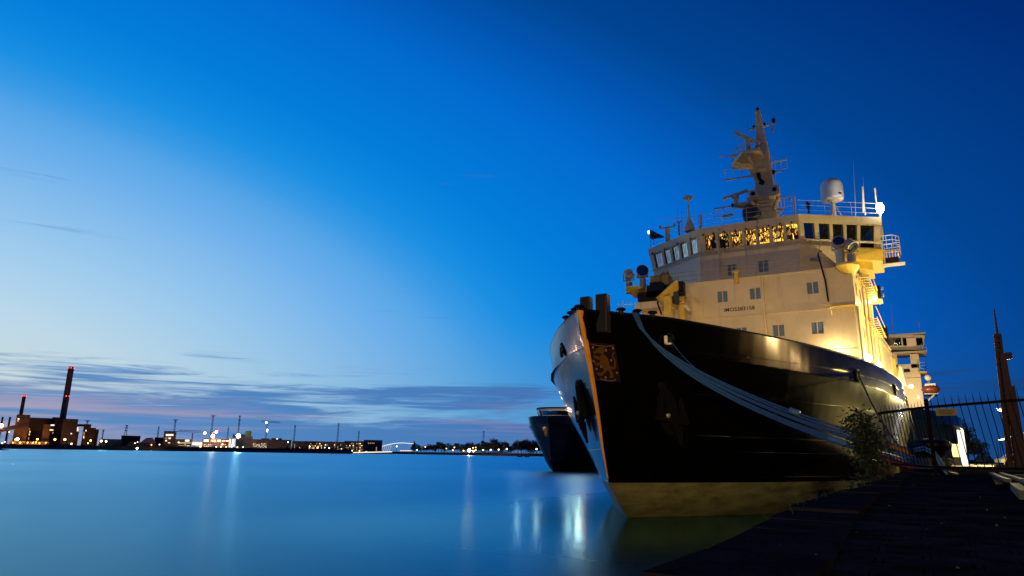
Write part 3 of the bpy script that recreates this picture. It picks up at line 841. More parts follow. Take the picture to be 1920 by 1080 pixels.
for i in range(n_):
    y0 = Y2 + .3 + (Y3 - Y2 - .4) * i / n_; y1 = Y2 + .3 + (Y3 - Y2 - .4) * (i + 1) / n_
    a, b_ = Vector((sx_(y0) - .05, y0, ZA)), Vector((sx_(y1) - .05, y1, ZA)); up = Vector((0, 0, 1.05))
    m.bar(a, a + up, .10); m.bar(a + up, b_ + up, .12)
    m.bar(a + up * .06, b_ + up * .06, .10)
    m.bar(a + up * .1, b_ + up * .95, .06)
m.bar(b_, b_ + up, .1)
m.build('balustrade', CREAM, aft)
# pillar and flared panel at the aft end
m = MB(); m.box((sx_(Y3) + .1, Y3 + .25, 10.6), (.35, .35, 5.0)); m.build('post', YEL, aft)
# trims: deck-level ledges, corner pipe, vertical pipes
m = MB()
m.bar((FX0, FY - .04, 13.38), (FX1 + .05, FY - .04, 13.38), .08, .07)
m.bar((FX0, FY - .05, ZT + .02), (FX1 + .05, FY - .05, ZT + .02), .12, .10)
m.bar((FX1 + .05, FY - .04, 13.38), (sx_(Y2) + .05, Y2, 13.38), .07, .07)
m.bar((FX1 + .05, FY - .04, ZT + .02), (sx_(Y2) + .05, Y2, ZT + .02), .10, .10)
m.bar((FX0, FY - .04, 10.28), (FX1 + .05, FY - .04, 10.28), .06, .06)
m.bar((FX1 + .05, FY - .04, 10.28), (sx_(Y3) + .05, Y3, 10.28), .07, .07)
m.build('ledge', CREAM, house)
m = MB(); m.cyl((-8.93, FY - .16, ZT - .1), (-8.93, FY - .16, 7.4), .085, n=10)
for z in (15.6, 13.9, 12.2, 10.5, 8.9): m.box((-8.93, FY - .10, z), (.24, .14, .06))
m.build('drain_pipe', CREAM, house)
m = MB(); m.cyl((FX1 + .06, FY - .08, 13.3), (FX1 + .06, FY - .08, 7.4), .14, n=10); m.build('corner_pipe', CREAM, house)
m = MB(); m.tube([(-4.35, FY - .14, 13.9), (-4.42, FY - .14, 15.5), (-4.75, FY - .14, 17.6), (-4.62, FY - .14, 17.85), (-4.45, FY - .14, 17.8)], .06, 8); m.build('black_vent_pipe', BLK, house)
m = MB(); m.bar((-4.9, FY - .1, 13.72), (-4.0, FY - .1, 13.72), .14, .05); m.bar((-4.6, FY - .1, 15.3), (-3.9, FY - .1, 15.3), .04); m.build('pipe_bracket', CREAM, house)
# yellow fold-down bracket on the right corner
m = MB(); m.box((-3.4, FY - .35, 13.42), (1.7, .65, .07)); m.bar((-4.2, FY - .02, 12.9), (-4.2, FY - .65, 13.38), .07); m.bar((-2.65, FY - .02, 12.7), (-2.65, FY - .65, 13.38), .09)
m.build('corner_bracket', YEL, house)
# goose-neck vent standing on the block edge
m = MB(); c = Vector((-10.84, FY - .1, 15.95)); m.cyl(c, c + Vector((0, 0, .95)), .17, n=12); m.lathe(c + Vector((0, 0, .95)), [(.2, -.03), (.36, 0), (.34, .12), (.05, .16)], 12); m.build('yellow_vent', YEL, house)
# registration text on the front
cu = bpy.data.curves.new('registration_number', 'FONT'); cu.body = 'IMO5383158'; cu.size = .50; cu.extrude = .004; cu.offset = .006; cu.space_character = 1.04
tx = bpy.data.objects.new('registration_number', cu); COL.objects.link(tx); cu.materials.append(BLK)
bpy.context.view_layer.update()
_w = tx.dimensions.x
tme = bpy.data.meshes.new_from_object(tx.evaluated_get(bpy.context.evaluated_depsgraph_get()))
bpy.data.objects.remove(tx)
tme.materials.clear(); tme.materials.append(BLK)
tx = bpy.data.objects.new('registration_number', tme); COL.objects.link(tx)
tx.rotation_euler = (R_(90), 0, 0); tx.parent = house; tx.location = Vector((-12.02, FY - .012, 13.80)) - wloc(house)
tx.scale = (2.36 / max(_w, .1), 2.36 / max(_w, .1), 1)

# ------------------------------------------------------------------ upper house and bridge
def plan(ins, wing):
    return [(-14.96 + ins * .1, 59.9 + ins), (-6.46 - ins * .1, 59.9 + ins), (XC + wing, 64 + ins), (XC + wing, 69), (XC - wing, 69), (XC - wing, 64 + ins)]
Hy = 59.55
up_poly = [(-14.9, Hy), (-6.6, Hy), (-2.9, 62.3), (-2.9, 69.2), (-18.6, 69.2), (-18.6, 62.3)]
m = MB()
z0, z1 = ZT, 20.05
uw, uh = -6.6 + 14.9, z1 - z0
uq = m.wall((-14.9, Hy, z0), (-6.6, Hy, z0), (-14.9, Hy, z1), (-6.6, Hy, z1),
            [((a + 14.9) / uw, (b_ + 14.9) / uw, (c - z0) / uh, (d - z0) / uh) for a, b_, c, d in ((-9.97, -9.10, 17.95, 19.0), (-12.58, -11.75, 17.95, 19.0))], .12)
for (a, b_) in zip(up_poly[1:], up_poly[2:] + up_poly[:1]):
    m.face([(a[0], a[1], z0), (b_[0], b_[1], z0), (b_[0], b_[1], z1), (a[0], a[1], z1)])
uph = m.build('upper_house', CREAM, SHIP)
for k, n in uq: win(k, Vector((0, -1, 0)), uph)
# bridge
BZ0, SILL, HEAD, BZT = 20.0, 20.72, 22.08, 22.8
def ring(z, ins):   # plan at height z, pulled in by ins
    c = Vector((XC, 66.5))
    W_ = 10.33
    return [Vector((-14.96, 59.9 + ins, z)), Vector((-6.46, 59.9 + ins, z)), Vector((XC + W_ - ins * .8, 64 + ins * .8, z)), Vector((XC + W_ - ins * .8, 69, z)), Vector((XC - W_ + ins * .8, 69, z)), Vector((XC - W_ + ins * .8, 64 + ins * .8, z))]
r0, r1 = ring(BZ0, .42), ring(HEAD + .1, 0.04)
hw = HEAD + .1 - BZ0
m = MB()
bq = []
v0, v1 = (SILL - BZ0) / hw, (HEAD - BZ0) / hw
def facet(a, b_, wins): bq.extend(m.wall(r0[a], r0[b_], r1[a], r1[b_], [(u0, u1, w0, w1) for u0, u1, w0, w1 in wins], .16))
# centre facet: seven windows
cw = []
for i in range(7):
    x0 = -14.46 + i * (14.46 - 7.53) / 6; cw.append(((x0 + 14.96) / 8.5, (x0 + .93 + 14.96) / 8.5, v0, v1))
facet(0, 1, cw)
ww = [(.055, .185, v0, v1), (.24, .37, v0, v1), (.41, .54, v0, v1), (.58, .71, v0, v1), (.75, .92, v0, v1)]
facet(1, 2, ww)
facet(5, 0, [(1 - b_, 1 - a, c, d) for a, b_, c, d in ww[::-1]])
facet(2, 3, [(.2, .8, v0 - .3, v1)])
facet(4, 5, [(.2, .8, v0, v1)])
facet(3, 4, [])
m.face(r0[::-1])
bridge = m.build('bridge', CREAM, SHIP)
cen = Vector((XC, 66, 21))
for k, n in bq:
    c = sum(k, Vector()) / 4
    if n.dot(c - cen) < 0: n = -n
    P = lambda u, v: (k[0].lerp(k[1], u)).lerp(k[3].lerp(k[2], u), v)
    mm = MB()
    for a, b_ in (((0, 0), (1, 0)), ((0, 1), (1, 1)), ((0, 0), (0, 1)), ((1, 0), (1, 1))): mm.bar(P(*a) + n * .03, P(*b_) + n * .03, .05, .05, up=n)
    mm.bar(P(.5, 1.06) + n * .2, P(.44, .25) + n * .06, .022)
    f = mm.build('bridge_window', BLK, bridge)
    mm = MB(); mm.face([P(0, 0) + n * .015, P(1, 0) + n * .015, P(1, 1) + n * .015, P(0, 1) + n * .015]); mm.build('pane', GLASS, f)
# extra low window on the port wing
A_, B_ = r0[1].lerp(r0[2], .75), r0[1].lerp(r0[2], .92)
nf = Vector((.56, -.83, 0))
mm = MB(); mm.face([A_ + nf * .02 + Vector((0.03, -.03, .18)), B_ + nf * .02 + Vector((.03, -.03, .18)), B_ + nf * .05 + Vector((.08, -.1, .52)), A_ + nf * .05 + Vector((.08, -.1, .52))])
mm.build('low_window', GLASS, bridge)
# roof slab / fascia
m = MB()
f0, f1 = ring(HEAD + .1, -.02), ring(BZT, -.10)
m.hexa(f0, f1)
m.build('bridge_roof', CREAM, SHIP)
# sill band
m = MB()
s0_, s1_ = ring(SILL - .10, .22), ring(SILL - .02, .20)
m.hexa(s0_, s1_); m.build('window_sill_band', CREAM, bridge)
# window washing rail and hooks below the roof
m = MB()
for a, b_ in ((0, 1), (1, 2), (5, 0)):
    p, q = ring(SILL - .25, -.05)[a], ring(SILL - .25, -.05)[b_]
    m.tube([p, q], .02, 5)
    for i in range(5): m.tube([p.lerp(q, (i + .5) / 5), p.lerp(q, (i + .5) / 5) + (Vector((0, .35, -.1)))], .015, 4)
m.build('grab_rail', STEEL, bridge)
for i in range(9):
    m = MB(); f = ring(HEAD + .05, -.12); p = f[0].lerp(f[1], (i + .4) / 9); m.box(p, (.10, .16, .14)); m.tube([p, p + Vector((.12, -.14, -.05)), p + Vector((.16, -.1, -.22))], .018, 5); m.build('wiper_motor', DARKB, bridge)
for i in range(4):
    m = MB(); f = ring(HEAD + .05, -.12); p = f[5].lerp(f[0], (i + .4) / 4); m.box(p, (.14, .14, .12)); m.tube([p, p + Vector((.05, -.16, .16)), p + Vector((.12, -.2, -.1))], .02, 5); m.build('wiper_motor', DARKB, bridge)
# poles with small cameras in front of the bridge
for px, py, py2 in ((1348, 430, 510), (1420, 415, 470), (1455, 425, 468), (1535, 437, 468), (1397, 440, 480)):
    p, q = aty(px, py, 58.9), aty(px + 2, py2, 58.9)
    m = MB(); m.cyl(q, p, .035, n=6); m.box(p, (.14, .14, .10)); m.build('signal_post', STEEL, bridge)
# ladder on the upper house
m = MB()
for dx in (-.22, .22): m.bar((-13.0 + dx, Hy - .15, ZT), (-13.0 + dx, Hy - .15, 20.6), .05)
for i in range(14): m.bar((-13.22, Hy - .15, ZT + .2 + i * .3), (-12.78, Hy - .15, ZT + .2 + i * .3), .035)
m.build('ladder', CREAM, uph)
m = MB(); m.lathe((-5.35, 60.3, 18.75), [(.10, 0), (.24, .02), (.26, .22), (.2, .34)], 14, (.55, -.83, 0)); m.bar((-5.9, 60.15, 18.8), (-5.2, 60.55, 18.8), .2, .25); m.build('floodlight', STEEL, uph)
# rails round the lower block top
def rail(pts, h, parent, name='railing', step=1.6, bars=3, mt=STEEL, r=.022):
    m = MB()
    for a, b_ in zip(pts, pts[1:]):
        a, b_ = Vector(a), Vector(b_); n = max(1, round((b_ - a).length / step))
        for i in range(n + 1):
            p = a.lerp(b_, i / n); m.tube([p, p + Vector((0, 0, h))], r, 5)
        for j in range(bars):
            z = Vector((0, 0, h * (j + 1) / bars)); m.tube([a + z, b_ + z], r * .85, 5)
    return m.build(name, mt, parent)
rail([(FX0 + .1, 61, ZT), (FX0 + .1, FY + .1, ZT), (-4.6, FY + .1, ZT)], 1.1, house)
rail([(FX1 - .05, FY + .6, ZT), (sx_(Y2) - .05, Y2, ZT)], 1.1, house)
# bridge roof rail
rr_ = ring(BZT, .15)
rail([rr_[4], rr_[5], rr_[0], rr_[1], rr_[2], rr_[3]], 1.35, SHIP, 'roof_railing', 2.1, 3, CREAM, .017)
# thick posts on the roof
for px, py0, py1 in ((1314, 402, 432), (1490, 368, 402)):
    p, q = aty(px, py1, 60.4), aty(px - 1, py0, 60.4); m = MB(); m.bar(p, q, .16); m.build('roof_post', CREAM, SHIP)
# left roof furniture
def place(px, py, y): return aty(px, py, y)
p = place(1252, 448, 63.0); m = MB(); m.cyl(p + Vector((0, 0, -.4)), p + Vector((0, 0, 1.1)), .24, n=12); m.bar(p + Vector((-.75, 0, 1.2)), p + Vector((.75, 0, 1.2)), .14, .12); m.box(p + Vector((-.72, 0, 1.36)), (.2, .2, .26)); m.box(p + Vector((.72, 0, 1.36)), (.2, .2, .26)); m.cyl(p + Vector((.35, -.3, -1.4)), p + Vector((.3, -.3, .9)), .03, n=6); m.build('sensor_column', CREAM, SHIP)
p = place(1293, 430, 61.8); m = MB(); m.lathe(p + Vector((0, 0, -.2)), [(.5, 0), (.5, .35), (.22, 1.1), (.1, 1.3), (.07, 3.2), (.10, 3.3), (.5, 3.35), (.42, 3.5), (.1, 3.55)], 14); m.build('antenna_pillar', CREAM, SHIP)
p = place(1274, 436, 62.5); m = MB(); m.cyl(p + Vector((0, 0, -.3)), p + Vector((0, 0, 1.1)), .07, n=8); m.bar(p + Vector((-.3, 0, 1.1)), p + Vector((.3, 0, 1.1)), .08); m.build('sensor_mast', STEEL, SHIP)
for px, py0, py1, y in ((1279, 434, 345, 62), (1226, 455, 415, 64), (1272, 436, 383, 63), (1489, 402, 340, 62), (1604, 400, 303, 65), (1622, 400, 330, 65), (1316, 420, 385, 61.5)):
    p, q = aty(px, py1 if False else py0, y), aty(px - (4 if px > 1400 else 2), py1, y)
    m = MB(); m.cyl(p + Vector((0, 0, -.2)), q, .035, .012, n=6); m.build('whip_antenna', STEEL, SHIP)
p = place(1619, 398, 65); m = MB(); m.cyl(p, place(1617, 350, 65), .08, n=8); m.build('roof_pole', CREAM, SHIP)
p = place(1645, 394, 65); m = MB(); m.cyl(p, place(1640, 353, 65), .07, n=8); m.build('lamp_pole', CREAM, SHIP)
# navigation light screen, left tip
p = place(1222, 446, 64); m = MB(); m.hexa([p + Vector((-.1, -.3, -.1)), p + Vector((1.3, -.3, -.1)), p + Vector((1.3, .2, -.1)), p + Vector((-.1, .2, -.1))], [p + Vector((-.1, -.3, .75)), p + Vector((.05, -.3, .75)), p + Vector((.05, .2, .75)), p + Vector((-.1, .2, .75))]); m.build('side_light_screen', DARKB, SHIP)
m = MB(); m.box(p + Vector((-.2, -.25, .55)), (.2, .25, .3)); m.build('side_lamp', E_WHITE, SHIP)
# radome on tripod
p = place(1570, 396, 66)
m = MB(); c = p + Vector((-.3, 0, 0)); R0 = 1.0
zc = place(1566, 374, 66).z
m.lathe((c.x, c.y, zc), [(.05, -.06), (.90, -.05), (.96, .04), (.98, .2), (.98, 1.1), (.95, 1.4), (.84, 1.7), (.62, 1.92), (.3, 2.04), (.0, 2.07)], 28)
rad = m.build('radome', WHITE, SHIP, smooth=True)
m = MB(); m.cyl((c.x, c.y, BZT - .1), (c.x, c.y, zc), .2, n=12); m.lathe((c.x, c.y, zc), [(.3, -.25), (.5, -.07)], 16)
for a in (0, 2.1, 4.2): m.bar((c.x + 1.25 * math.cos(a + .3), c.y + .9 * math.sin(a + .3), BZT), (c.x, c.y, zc - .15), .07)
m.build('pedestal', CREAM, rad)
m = MB(); m.box((c.x + .72, c.y - .735, zc + .30), (.3, .03, .12), .77); m.build('maker_mark', RED, rad)
p = place(1517, 400, 64); m = MB(); m.bar(p, p + Vector((0, 0, .5)), .16); m.box(p + Vector((0, 0, .75)), (.34, .3, .35)); m.box(p + Vector((-.06, 0, 1.0)), (.2, .3, .2)); m.build('searchlight_head', BLK, SHIP)
# floodlight on the wing tip
p = place(1650, 390, 64.4)
m = MB(); m.box(p + Vector((.0, .26, 0)), (.36, .2, .5)); m.bar(p + Vector((0, .2, -.4)), p + Vector((-.1, .3, -1.1)), .1); fl = m.build('wing_floodlight', STEEL, SHIP)
m = MB(); m.sph(p + Vector((0, .0, 0)), .30, 20, 12, 1.6); m.build('lamp_lens', E_FLOOD, fl)
point('floodlight_light', p + Vector((0.2, -.9, -.1)), 260, (1, .96, .86), .3, fl)
# wing: balcony with rail at the port tip and box below
tip = Vector((XC + 10.33, 65.5, 20.0))
m = MB()
for i in range(7):
    m.bar(tip + Vector((-.3 + .22 * i, -1.2, -.05)), tip + Vector((-.3 + .22 * i, 1.4, -.05)), .10, .05)
m.bar(tip + Vector((-.3, -1.2, -.12)), tip + Vector((1.15, -1.2, -.12)), .09); m.bar(tip + Vector((-.3, 1.4, -.12)), tip + Vector((1.15, 1.4, -.12)), .09)
bal = m.build('wing_balcony', YEL, SHIP)
m = MB()
ptb = [tip + Vector((-.25, -1.25, 0)), tip + Vector((.7, -1.25, 0)), tip + Vector((1.2, -.6, 0)), tip + Vector((1.2, 1.35, 0)), tip + Vector((0, 1.4, 0))]
for a, b_ in zip(ptb, ptb[1:]):
    for z in (.4, .8, 1.2): m.tube([a + Vector((0, 0, z)), b_ + Vector((0, 0, z))], .03, 6)
    for f in (0, .5, 1): m.tube([a.lerp(b_, f), a.lerp(b_, f) + Vector((0, 0, 1.2))], .03, 6)
m.build('balcony_rail', WHITE, bal)
m = MB(); m.box(tip + Vector((.5, .1, -.75)), (1.0, .8, .5)); m.build('life_raft_canister', RED, bal)
m = MB(); m.box(tip + Vector((.6, .1, -1.06)), (1.7, 1.2, .06)); m.build('raft_shelf', STEEL, bal)
m = MB(); m.prism([(-3.2, 61.9), (-.6, 64.2), (-.6, 68.5), (-3.2, 68.5)], 19.0, 19.95, [(-3.4, 61.7), (-.45, 64.0), (-.45, 68.7), (-3.4, 68.7)]); m.prism([(-2.9, 63), (-1.4, 64.5), (-1.4, 68), (-2.9, 68)], 18.4, 19.0)
m.build('wing_underside', YEL, SHIP)  # yellow deck light on the underside put into its colour
m = MB(); m.box((-2.35, 67.5, 17.2), (.9, 3.0, 3.6)); m.build('wing_trunk', CREAM, SHIP)
# searchlight platforms at both front corners
def searchlight(c, d, par, r=.42):
    m = MB(); m.cyl(c, c + Vector((0, 0, 1.0)), .30, n=12); m.bar(c + Vector((-.45, 0, 1.15)), c + Vector((.45, 0, 1.15)), .1); m.bar(c + Vector((-.47, 0, 1.1)), c + Vector((-.47, 0, 1.7)), .08); m.bar(c + Vector((.47, 0, 1.1)), c + Vector((.47, 0, 1.7)), .08)
    s_ = m.build('searchlight', STEEL, par)
    m = MB(); m.lathe(c + Vector((0, 0, 1.65)), [(.2, -.42), (r, -.3), (r, .22), (r + .03, .24), (r + .03, .30), (r - .04, .30)], 20, d); m.build('drum', STEEL, s_)
    m = MB(); m.lathe(c + Vector((0, 0, 1.65)), [(r - .03, .306), (.01, .33)], 20, d); m.build('lens', GLASSD, s_)
for sd, cx in ((-1, FX0 - .35), (1, FX1 - .25)):
    m = MB()
    poly = [(cx + .55 * math.cos(a) * 1.5, FY - .25 + .85 * math.sin(a) * 1.4) for a in [2 * math.pi * i / 12 for i in range(12)]]
    m.prism([(cx + (x - cx) * .45, FY + .4 + (y - FY + .25) * .35) for x, y in poly], ZT - .55, ZT - .10, poly)
    m.prism(poly, ZT - .10, ZT + .06)
    pf_ = m.build('searchlight_platform', YEL, SHIP)
    if sd < 0:
        searchlight(Vector((cx + .45, FY + .3, ZT)), (.45, -1, .1), pf_, .52); searchlight(Vector((cx - .5, FY - .5, ZT - .35)), (-.3, .2, .9), pf_, .40)
    else:
        searchlight(Vector((cx - .45, FY - .1, ZT + .25)), (.1, -1, .35), pf_, .42); searchlight(Vector((cx + .30, FY + .1, ZT)), (.7, -.5, -.75), pf_, .45)
# side gangway stairs and boxes on the port side
def stair(pA, pB, w, n, name='side_stair'):
    pA, pB = Vector(pA), Vector(pB); ox = Vector((w, 0, 0)); m = MB()
    m.bar(pA, pB, .05, .16); m.bar(pA + ox, pB + ox, .05, .16)
    m.tube([pA + ox + Vector((0, 0, .9)), pB + ox + Vector((0, 0, .9))], .025, 5)
    st = m.build(name, YEL, SHIP)
    for i in range(n):
        c = pA.lerp(pB, (i + .5) / n); mm = MB(); mm.bar(c, c + ox, .24, .035); mm.build('tread', YEL, st)
    return st
stair((sx_(57) + .04, 57.2, ZT - .2), (sx_(64.5) + .04, 64.6, ZT - 1.0), .8, 12)
stair((sx_(60) + .04, 60.5, 13.5), (sx_(67) + .04, 67.4, 12.9), .8, 10)
# side-light board
c = Vector((sx_(64) + 1.05, 64.2, ZT - .75))
m = MB(); m.box(c + Vector((-.55, .5, 0)), (1.2, 1.8, .10)); m.box(c + Vector((-1.0, .5, -.2)), (.12, 1.8, .4)); bx = m.build('side_light_shelf', YEL, SHIP)
m = MB(); m.box(c + Vector((-.1, .45, .60)), (.12, 1.7, 1.15)); m.box(c + Vector((-.55, -.38, .60)), (.9, .1, 1.15)); m.build('screen_board', BLKMAT, bx)
m = MB(); m.box(c + Vector((-.62, -.46, .62)), (.7, .06, 1.1)); m.build('yellow_panel', YEL, bx)
m = MB(); m.cyl(c + Vector((.12, .2, .9)), c + Vector((.12, .2, 1.15)), .09, n=10); m.cyl(c + Vector((.12, .2, .3)), c + Vector((.12, .2, .55)), .09, n=10); m.build('side_lantern', STEEL, bx)
# vertical pipes on the side
for y, z0_, z1_ in ((59.9, 8, 16.3), (62.9, 8, 16.3), (69.2, 8, 13), (65.5, 8, 16.3)):
    m = MB(); m.cyl((sx_(y) + .10, y, z0_), (sx_(y) + .10, y, z1_), .09, n=8); m.build('side_pipe', CREAM, house)
# deck lamps
def deck_lamp(p, n, w, r=.16, hot=E_DECK):
    p = Vector(p); n = Vector(n)
    m = MB(); m.lathe(p, [(r * .6, -.02), (r * .7, .08), (r * .75, .12)], 12, n); m.bar(p + Vector((-.2, -.02, .16)) , p + Vector((.2, -.02, .16)), .1, .06); f = m.build('deck_lamp', STEEL, SHIP)
    m = MB(); m.sph(p + n * .2, r, 12, 8); m.build('lamp_bulb', hot, f)
    point('deck_lamp_light', p + n * .55, w, (1.0, .74, .36), .15, f)
deck_lamp((-4.1, FY, 9.82), (0, -1, 0), 480, .30)
deck_lamp((sx_(57.2), 57.2, 9.85), (1, 0, 0), 500, .28)
deck_lamp((sx_(64.6), 64.6, 10.2), (1, 0, 0), 320, .24)
deck_lamp((sx_(78.6), 78.6, 9.4), (1, 0, 0), 420, .15)
deck_lamp((sx_(84.2) + .4, 84.4, 8.9), (1, -.2, 0), 1500, .22)
deck_lamp((.35, 70.5, 8.7), (.2, -.3, .9), 1500, .16)
m = MB(); a_, b_, c_ = aty(1682, 716, 86), aty(1688, 687, 86), aty(1699, 725, 86)
m.hexa([a_, c_, c_ + Vector((0, .5, 0)), a_ + Vector((0, .5, 0))], [b_ - Vector((.1, 0, 0)), b_ + Vector((.1, 0, 0)), b_ + Vector((.1, .5, 0)), b_ + Vector((-.1, .5, 0))]); m.build('triangular_fin', CREAM, SHIP)
# lamp under the wing, lighting its underside
deck_lamp((sx_(63.5), 63.5, 15.4), (1, 0, 0), 260, .10)

# low lamps standing on the foredeck inside the bulwark, washing the front of the deckhouse
for dx in (-6.2, -1.0, 4.4):
    p = Vector((XC + dx, 40.5, 6.62)); m = MB(); m.cyl(p, p + Vector((0, 0, .7)), .06, n=8); m.box(p + Vector((0, -.08, .8)), (.5, .12, .3)); fl = m.build('foredeck_lamp', STEEL, SHIP)
    m = MB(); m.box(p + Vector((0, .01, .8)), (.42, .06, .22)); m.build('lamp_lens', E_DECK, fl)
    point('foredeck_light', p + Vector((0, .35, .82)), FORE_W, (1.0, .70, .30), .25, fl)
# ------------------------------------------------------------------ crane frame and winch on the foredeck (left)
m = MB()
A1, A2 = aty(1257, 600, 52.0), aty(1252, 556, 52.0); B1, B2 = aty(1289, 612, 53.6), aty(1274, 535, 53.6)
base_l = Vector((A1.x, 52.0, 6.6)); base_r = Vector((B1.x, 53.6, 6.6))
m.bar(base_l, A2, .55, .5); m.bar(base_r, B2, .42, .42)
m.bar(A2 + Vector((-.6, 0, -.25)), aty(1271, 532, 53.0), .62, .75)
m.bar(A2 + Vector((-.3, 0, -.9)), aty(1282, 566, 53.4), .12)
for i in range(5):
    f = .1 + i * .17; m.bar(base_l.lerp(A2, .3 + f * .7), base_r.lerp(B2, .3 + f * .7), .05)
cr = m.build('crane_frame', YEL, SHIP)
m = MB(); p = aty(1277, 538, 53.0); m.box(p, (.5, .6, .8)); m.cyl(p + Vector((-.3, -.1, -.5)), p + Vector((.3, -.1, -.5)), .28, n=12); m.build('crane_joint', BLK, cr); m = MB(); m.tube([p + Vector((-1.5, -.3, -.4)), p + Vector((-1.9, -.3, -1.2)), p + Vector((-1.6, -.3, -2.2))], .07, 6); m.build('crane_hose', BLK, cr)
m = MB(); m.bar(aty(1283, 572, 53.0), aty(1293, 582, 53.0), .09, .25); m.build('crane_bracket', CREAM, cr)
m = MB(); c = aty(1262, 562, 52.6); m.cyl(c + Vector((-.2, 0, -.5)), c + Vector((-.2, 0, .55)), .22, n=10); m.box(c + Vector((.25, 0, .1)), (.4, .4, 1.0)); m.build('winch', DARKB, cr)
# dark covered gear in front of the left end of the block
p0, p1 = aty(1206, 562, 53.6), aty(1236, 548, 53.6)
m = MB(); m.box(((p0.x + p1.x) / 2 + .4, 53.7, p0.z + .15), (p1.x - p0.x + 1.4, 1.2, .75)); m.box((p1.x - .15, 53.6, p1.z + .05), (1.5, 1.0, 1.0)); m.box((p1.x - .15, 53.6, p1.z + .6), (1.0, .9, .4)); cv_ = m.build('covered_gear', BLK, SHIP)
m = MB(); m.box(((p0.x + p1.x) / 2 + .3, 53.9, p0.z - .55), (p1.x - p0.x + 1.8, 1.3, .55)); m.build('gear_bench', CREAM, SHIP)
m = MB(); c = aty(1262, 540, 54.2); m.hexa([c + Vector((-1.6, 0, -.9)), c + Vector((.2, 0, .3)), c + Vector((.2, .8, .3)), c + Vector((-1.6, .8, -.9))], [c + Vector((-1.6, 0, -.5)), c + Vector((.2, 0, .75)), c + Vector((.2, .8, .75)), c + Vector((-1.6, .8, -.5))]); m.build('blue_gear_cover', DARKB, SHIP)
m = MB(); c = aty(1240, 528, 56.0); m.box(c, (1.6, 1.2, .9)); m.tube([c + Vector((.1, -.7, -1)), c + Vector((.1, -.7, .3)), c + Vector((.35, -.7, .6)), c + Vector((.7, -.7, .5))], .09, 6); m.build('yellow_locker', YEL, SHIP)

# ------------------------------------------------------------------ mast
YM = 72.0
def A(px, py, y=YM): return aty(px, py, y)
m = MB()
def ringm(c, w, d): return [c + Vector((-w, -d, 0)), c + Vector((w, -d, 0)), c + Vector((w, d, 0)), c + Vector((-w, d, 0))]
lv_ = [(1441, 425, 1.05, .8), (1438, 372, .98, .75), (1432, 330, .86, .7), (1428, 290, .80, .7), (1429, 272, .55, .55), (1424, 238, .36, .36), (1421, 208, .26, .26)]
for (a, b_) in zip(lv_, lv_[1:]):
    pa, pb = A(a[0], a[1]), A(b_[0], b_[1]); m.hexa(ringm(pa, a[2], a[3]), ringm(pb, b_[2], b_[3]))
mast = m.build('mast', CREAM, SHIP)
mod = mast.modifiers.new('b', 'BEVEL'); mod.width = .08; mod.segments = 2
# crow's-nest platform: a plated box flaring to the left and forward
a, b_, c, d = A(1372, 311, 70.2), A(1391, 289, 71.5), A(1424, 281, 72.6), A(1438, 300, 71.6)
m = MB()
top = [A(1370, 312, 69.6), A(1388, 289, 71.3), A(1426, 281, 73.2), A(1440, 303, 71.4), A(1418, 318, 69.4)]
zt = sum((p.z for p in top)) / 5
zp = A(1372, 311, 72.0).z
k_ = zp
outl = [atz(x_, y_, zp) for x_, y_ in ((1372, 311), (1391, 289), (1424, 281), (1438, 300), (1436, 317), (1376, 318))]
m.hexa([p for p in outl], [p + Vector((0, 0, .35)) for p in outl])
nest = m.build('crows_nest_platform', CREAM, mast)
m = MB(); m.hexa([A(1418, 345, 71.4), A(1438, 345, 71.4), A(1438, 345, 72.4), A(1418, 345, 72.4)], [A(1404, 318, 70.6), A(1438, 314, 70.6), A(1438, 314, 72.6), A(1404, 318, 72.6)])
m.bar(A(1420, 330, 71.2), A(1404, 292, 69.2), .2, .45)
m.build('nest_bracket', CREAM, nest)
def yard(pa, pb, w, name='yard', hang=None, par=mast):
    m = MB(); m.bar(pa, pb, w, w * .8)
    if hang:
        n, h = hang
        for i in range(n + 1): p = pa.lerp(pb, i / n); m.tube([p, p + Vector((0, 0, h))], .03, 4)
        m.tube([pa + Vector((0, 0, h)), pb + Vector((0, 0, h))], .03, 4)
    return m.build(name, CREAM, par)
yard(A(1403, 243), A(1454, 232), .16)
yard(A(1348, 294, 70), A(1392, 290, 71), .12)
yard(A(1360, 338, 71), A(1420, 328), .16, hang=(4, 1.25))
yard(A(1441, 306), A(1475, 299), .14, hang=(3, -1.0))
yard(A(1446, 325), A(1464, 321), .16)
yard(A(1338, 392, 70), A(1376, 386, 71), .16, hang=(4, -.9))
yard(A(1464, 372), A(1482, 369), .14, hang=(3, -1.0))
yard(A(1352, 407, 70), A(1374, 403, 70.5), .3)
m = MB(); m.tube([A(1446, 232), A(1449, 248), A(1445, 252)], .04, 5); m.bar(A(1454, 233), A(1447, 252), .05); m.bar(A(1436, 236), A(1436, 256), .04); m.build('stay', STEEL, mast)
# radar scanners on pedestals
def radar(base, px0, py0, px1, py1, y, h, w):
    m = MB(); m.cyl(base, base + Vector((0, 0, h)), .28, .24, n=12); m.lathe(base + Vector((0, 0, h)), [(.34, -.25), (.36, .0), (.2, .16)], 12); r_ = m.build('radar_pedestal', CREAM, mast)
    m = MB(); p, q = A(px0, py0, y), A(px1, py1, y); m.bar(p, q, .34, w); m.build('radar_scanner', CREAM, mast)
b0 = atz(1404, 292, zp + .2)
radar(b0, 1378, 249, 1424, 269, b0.y, 1.9, .34)
b1 = A(1380, 384, 70.5)
radar(b1, 1356, 373, 1402, 357, 70.4, .95, .22)
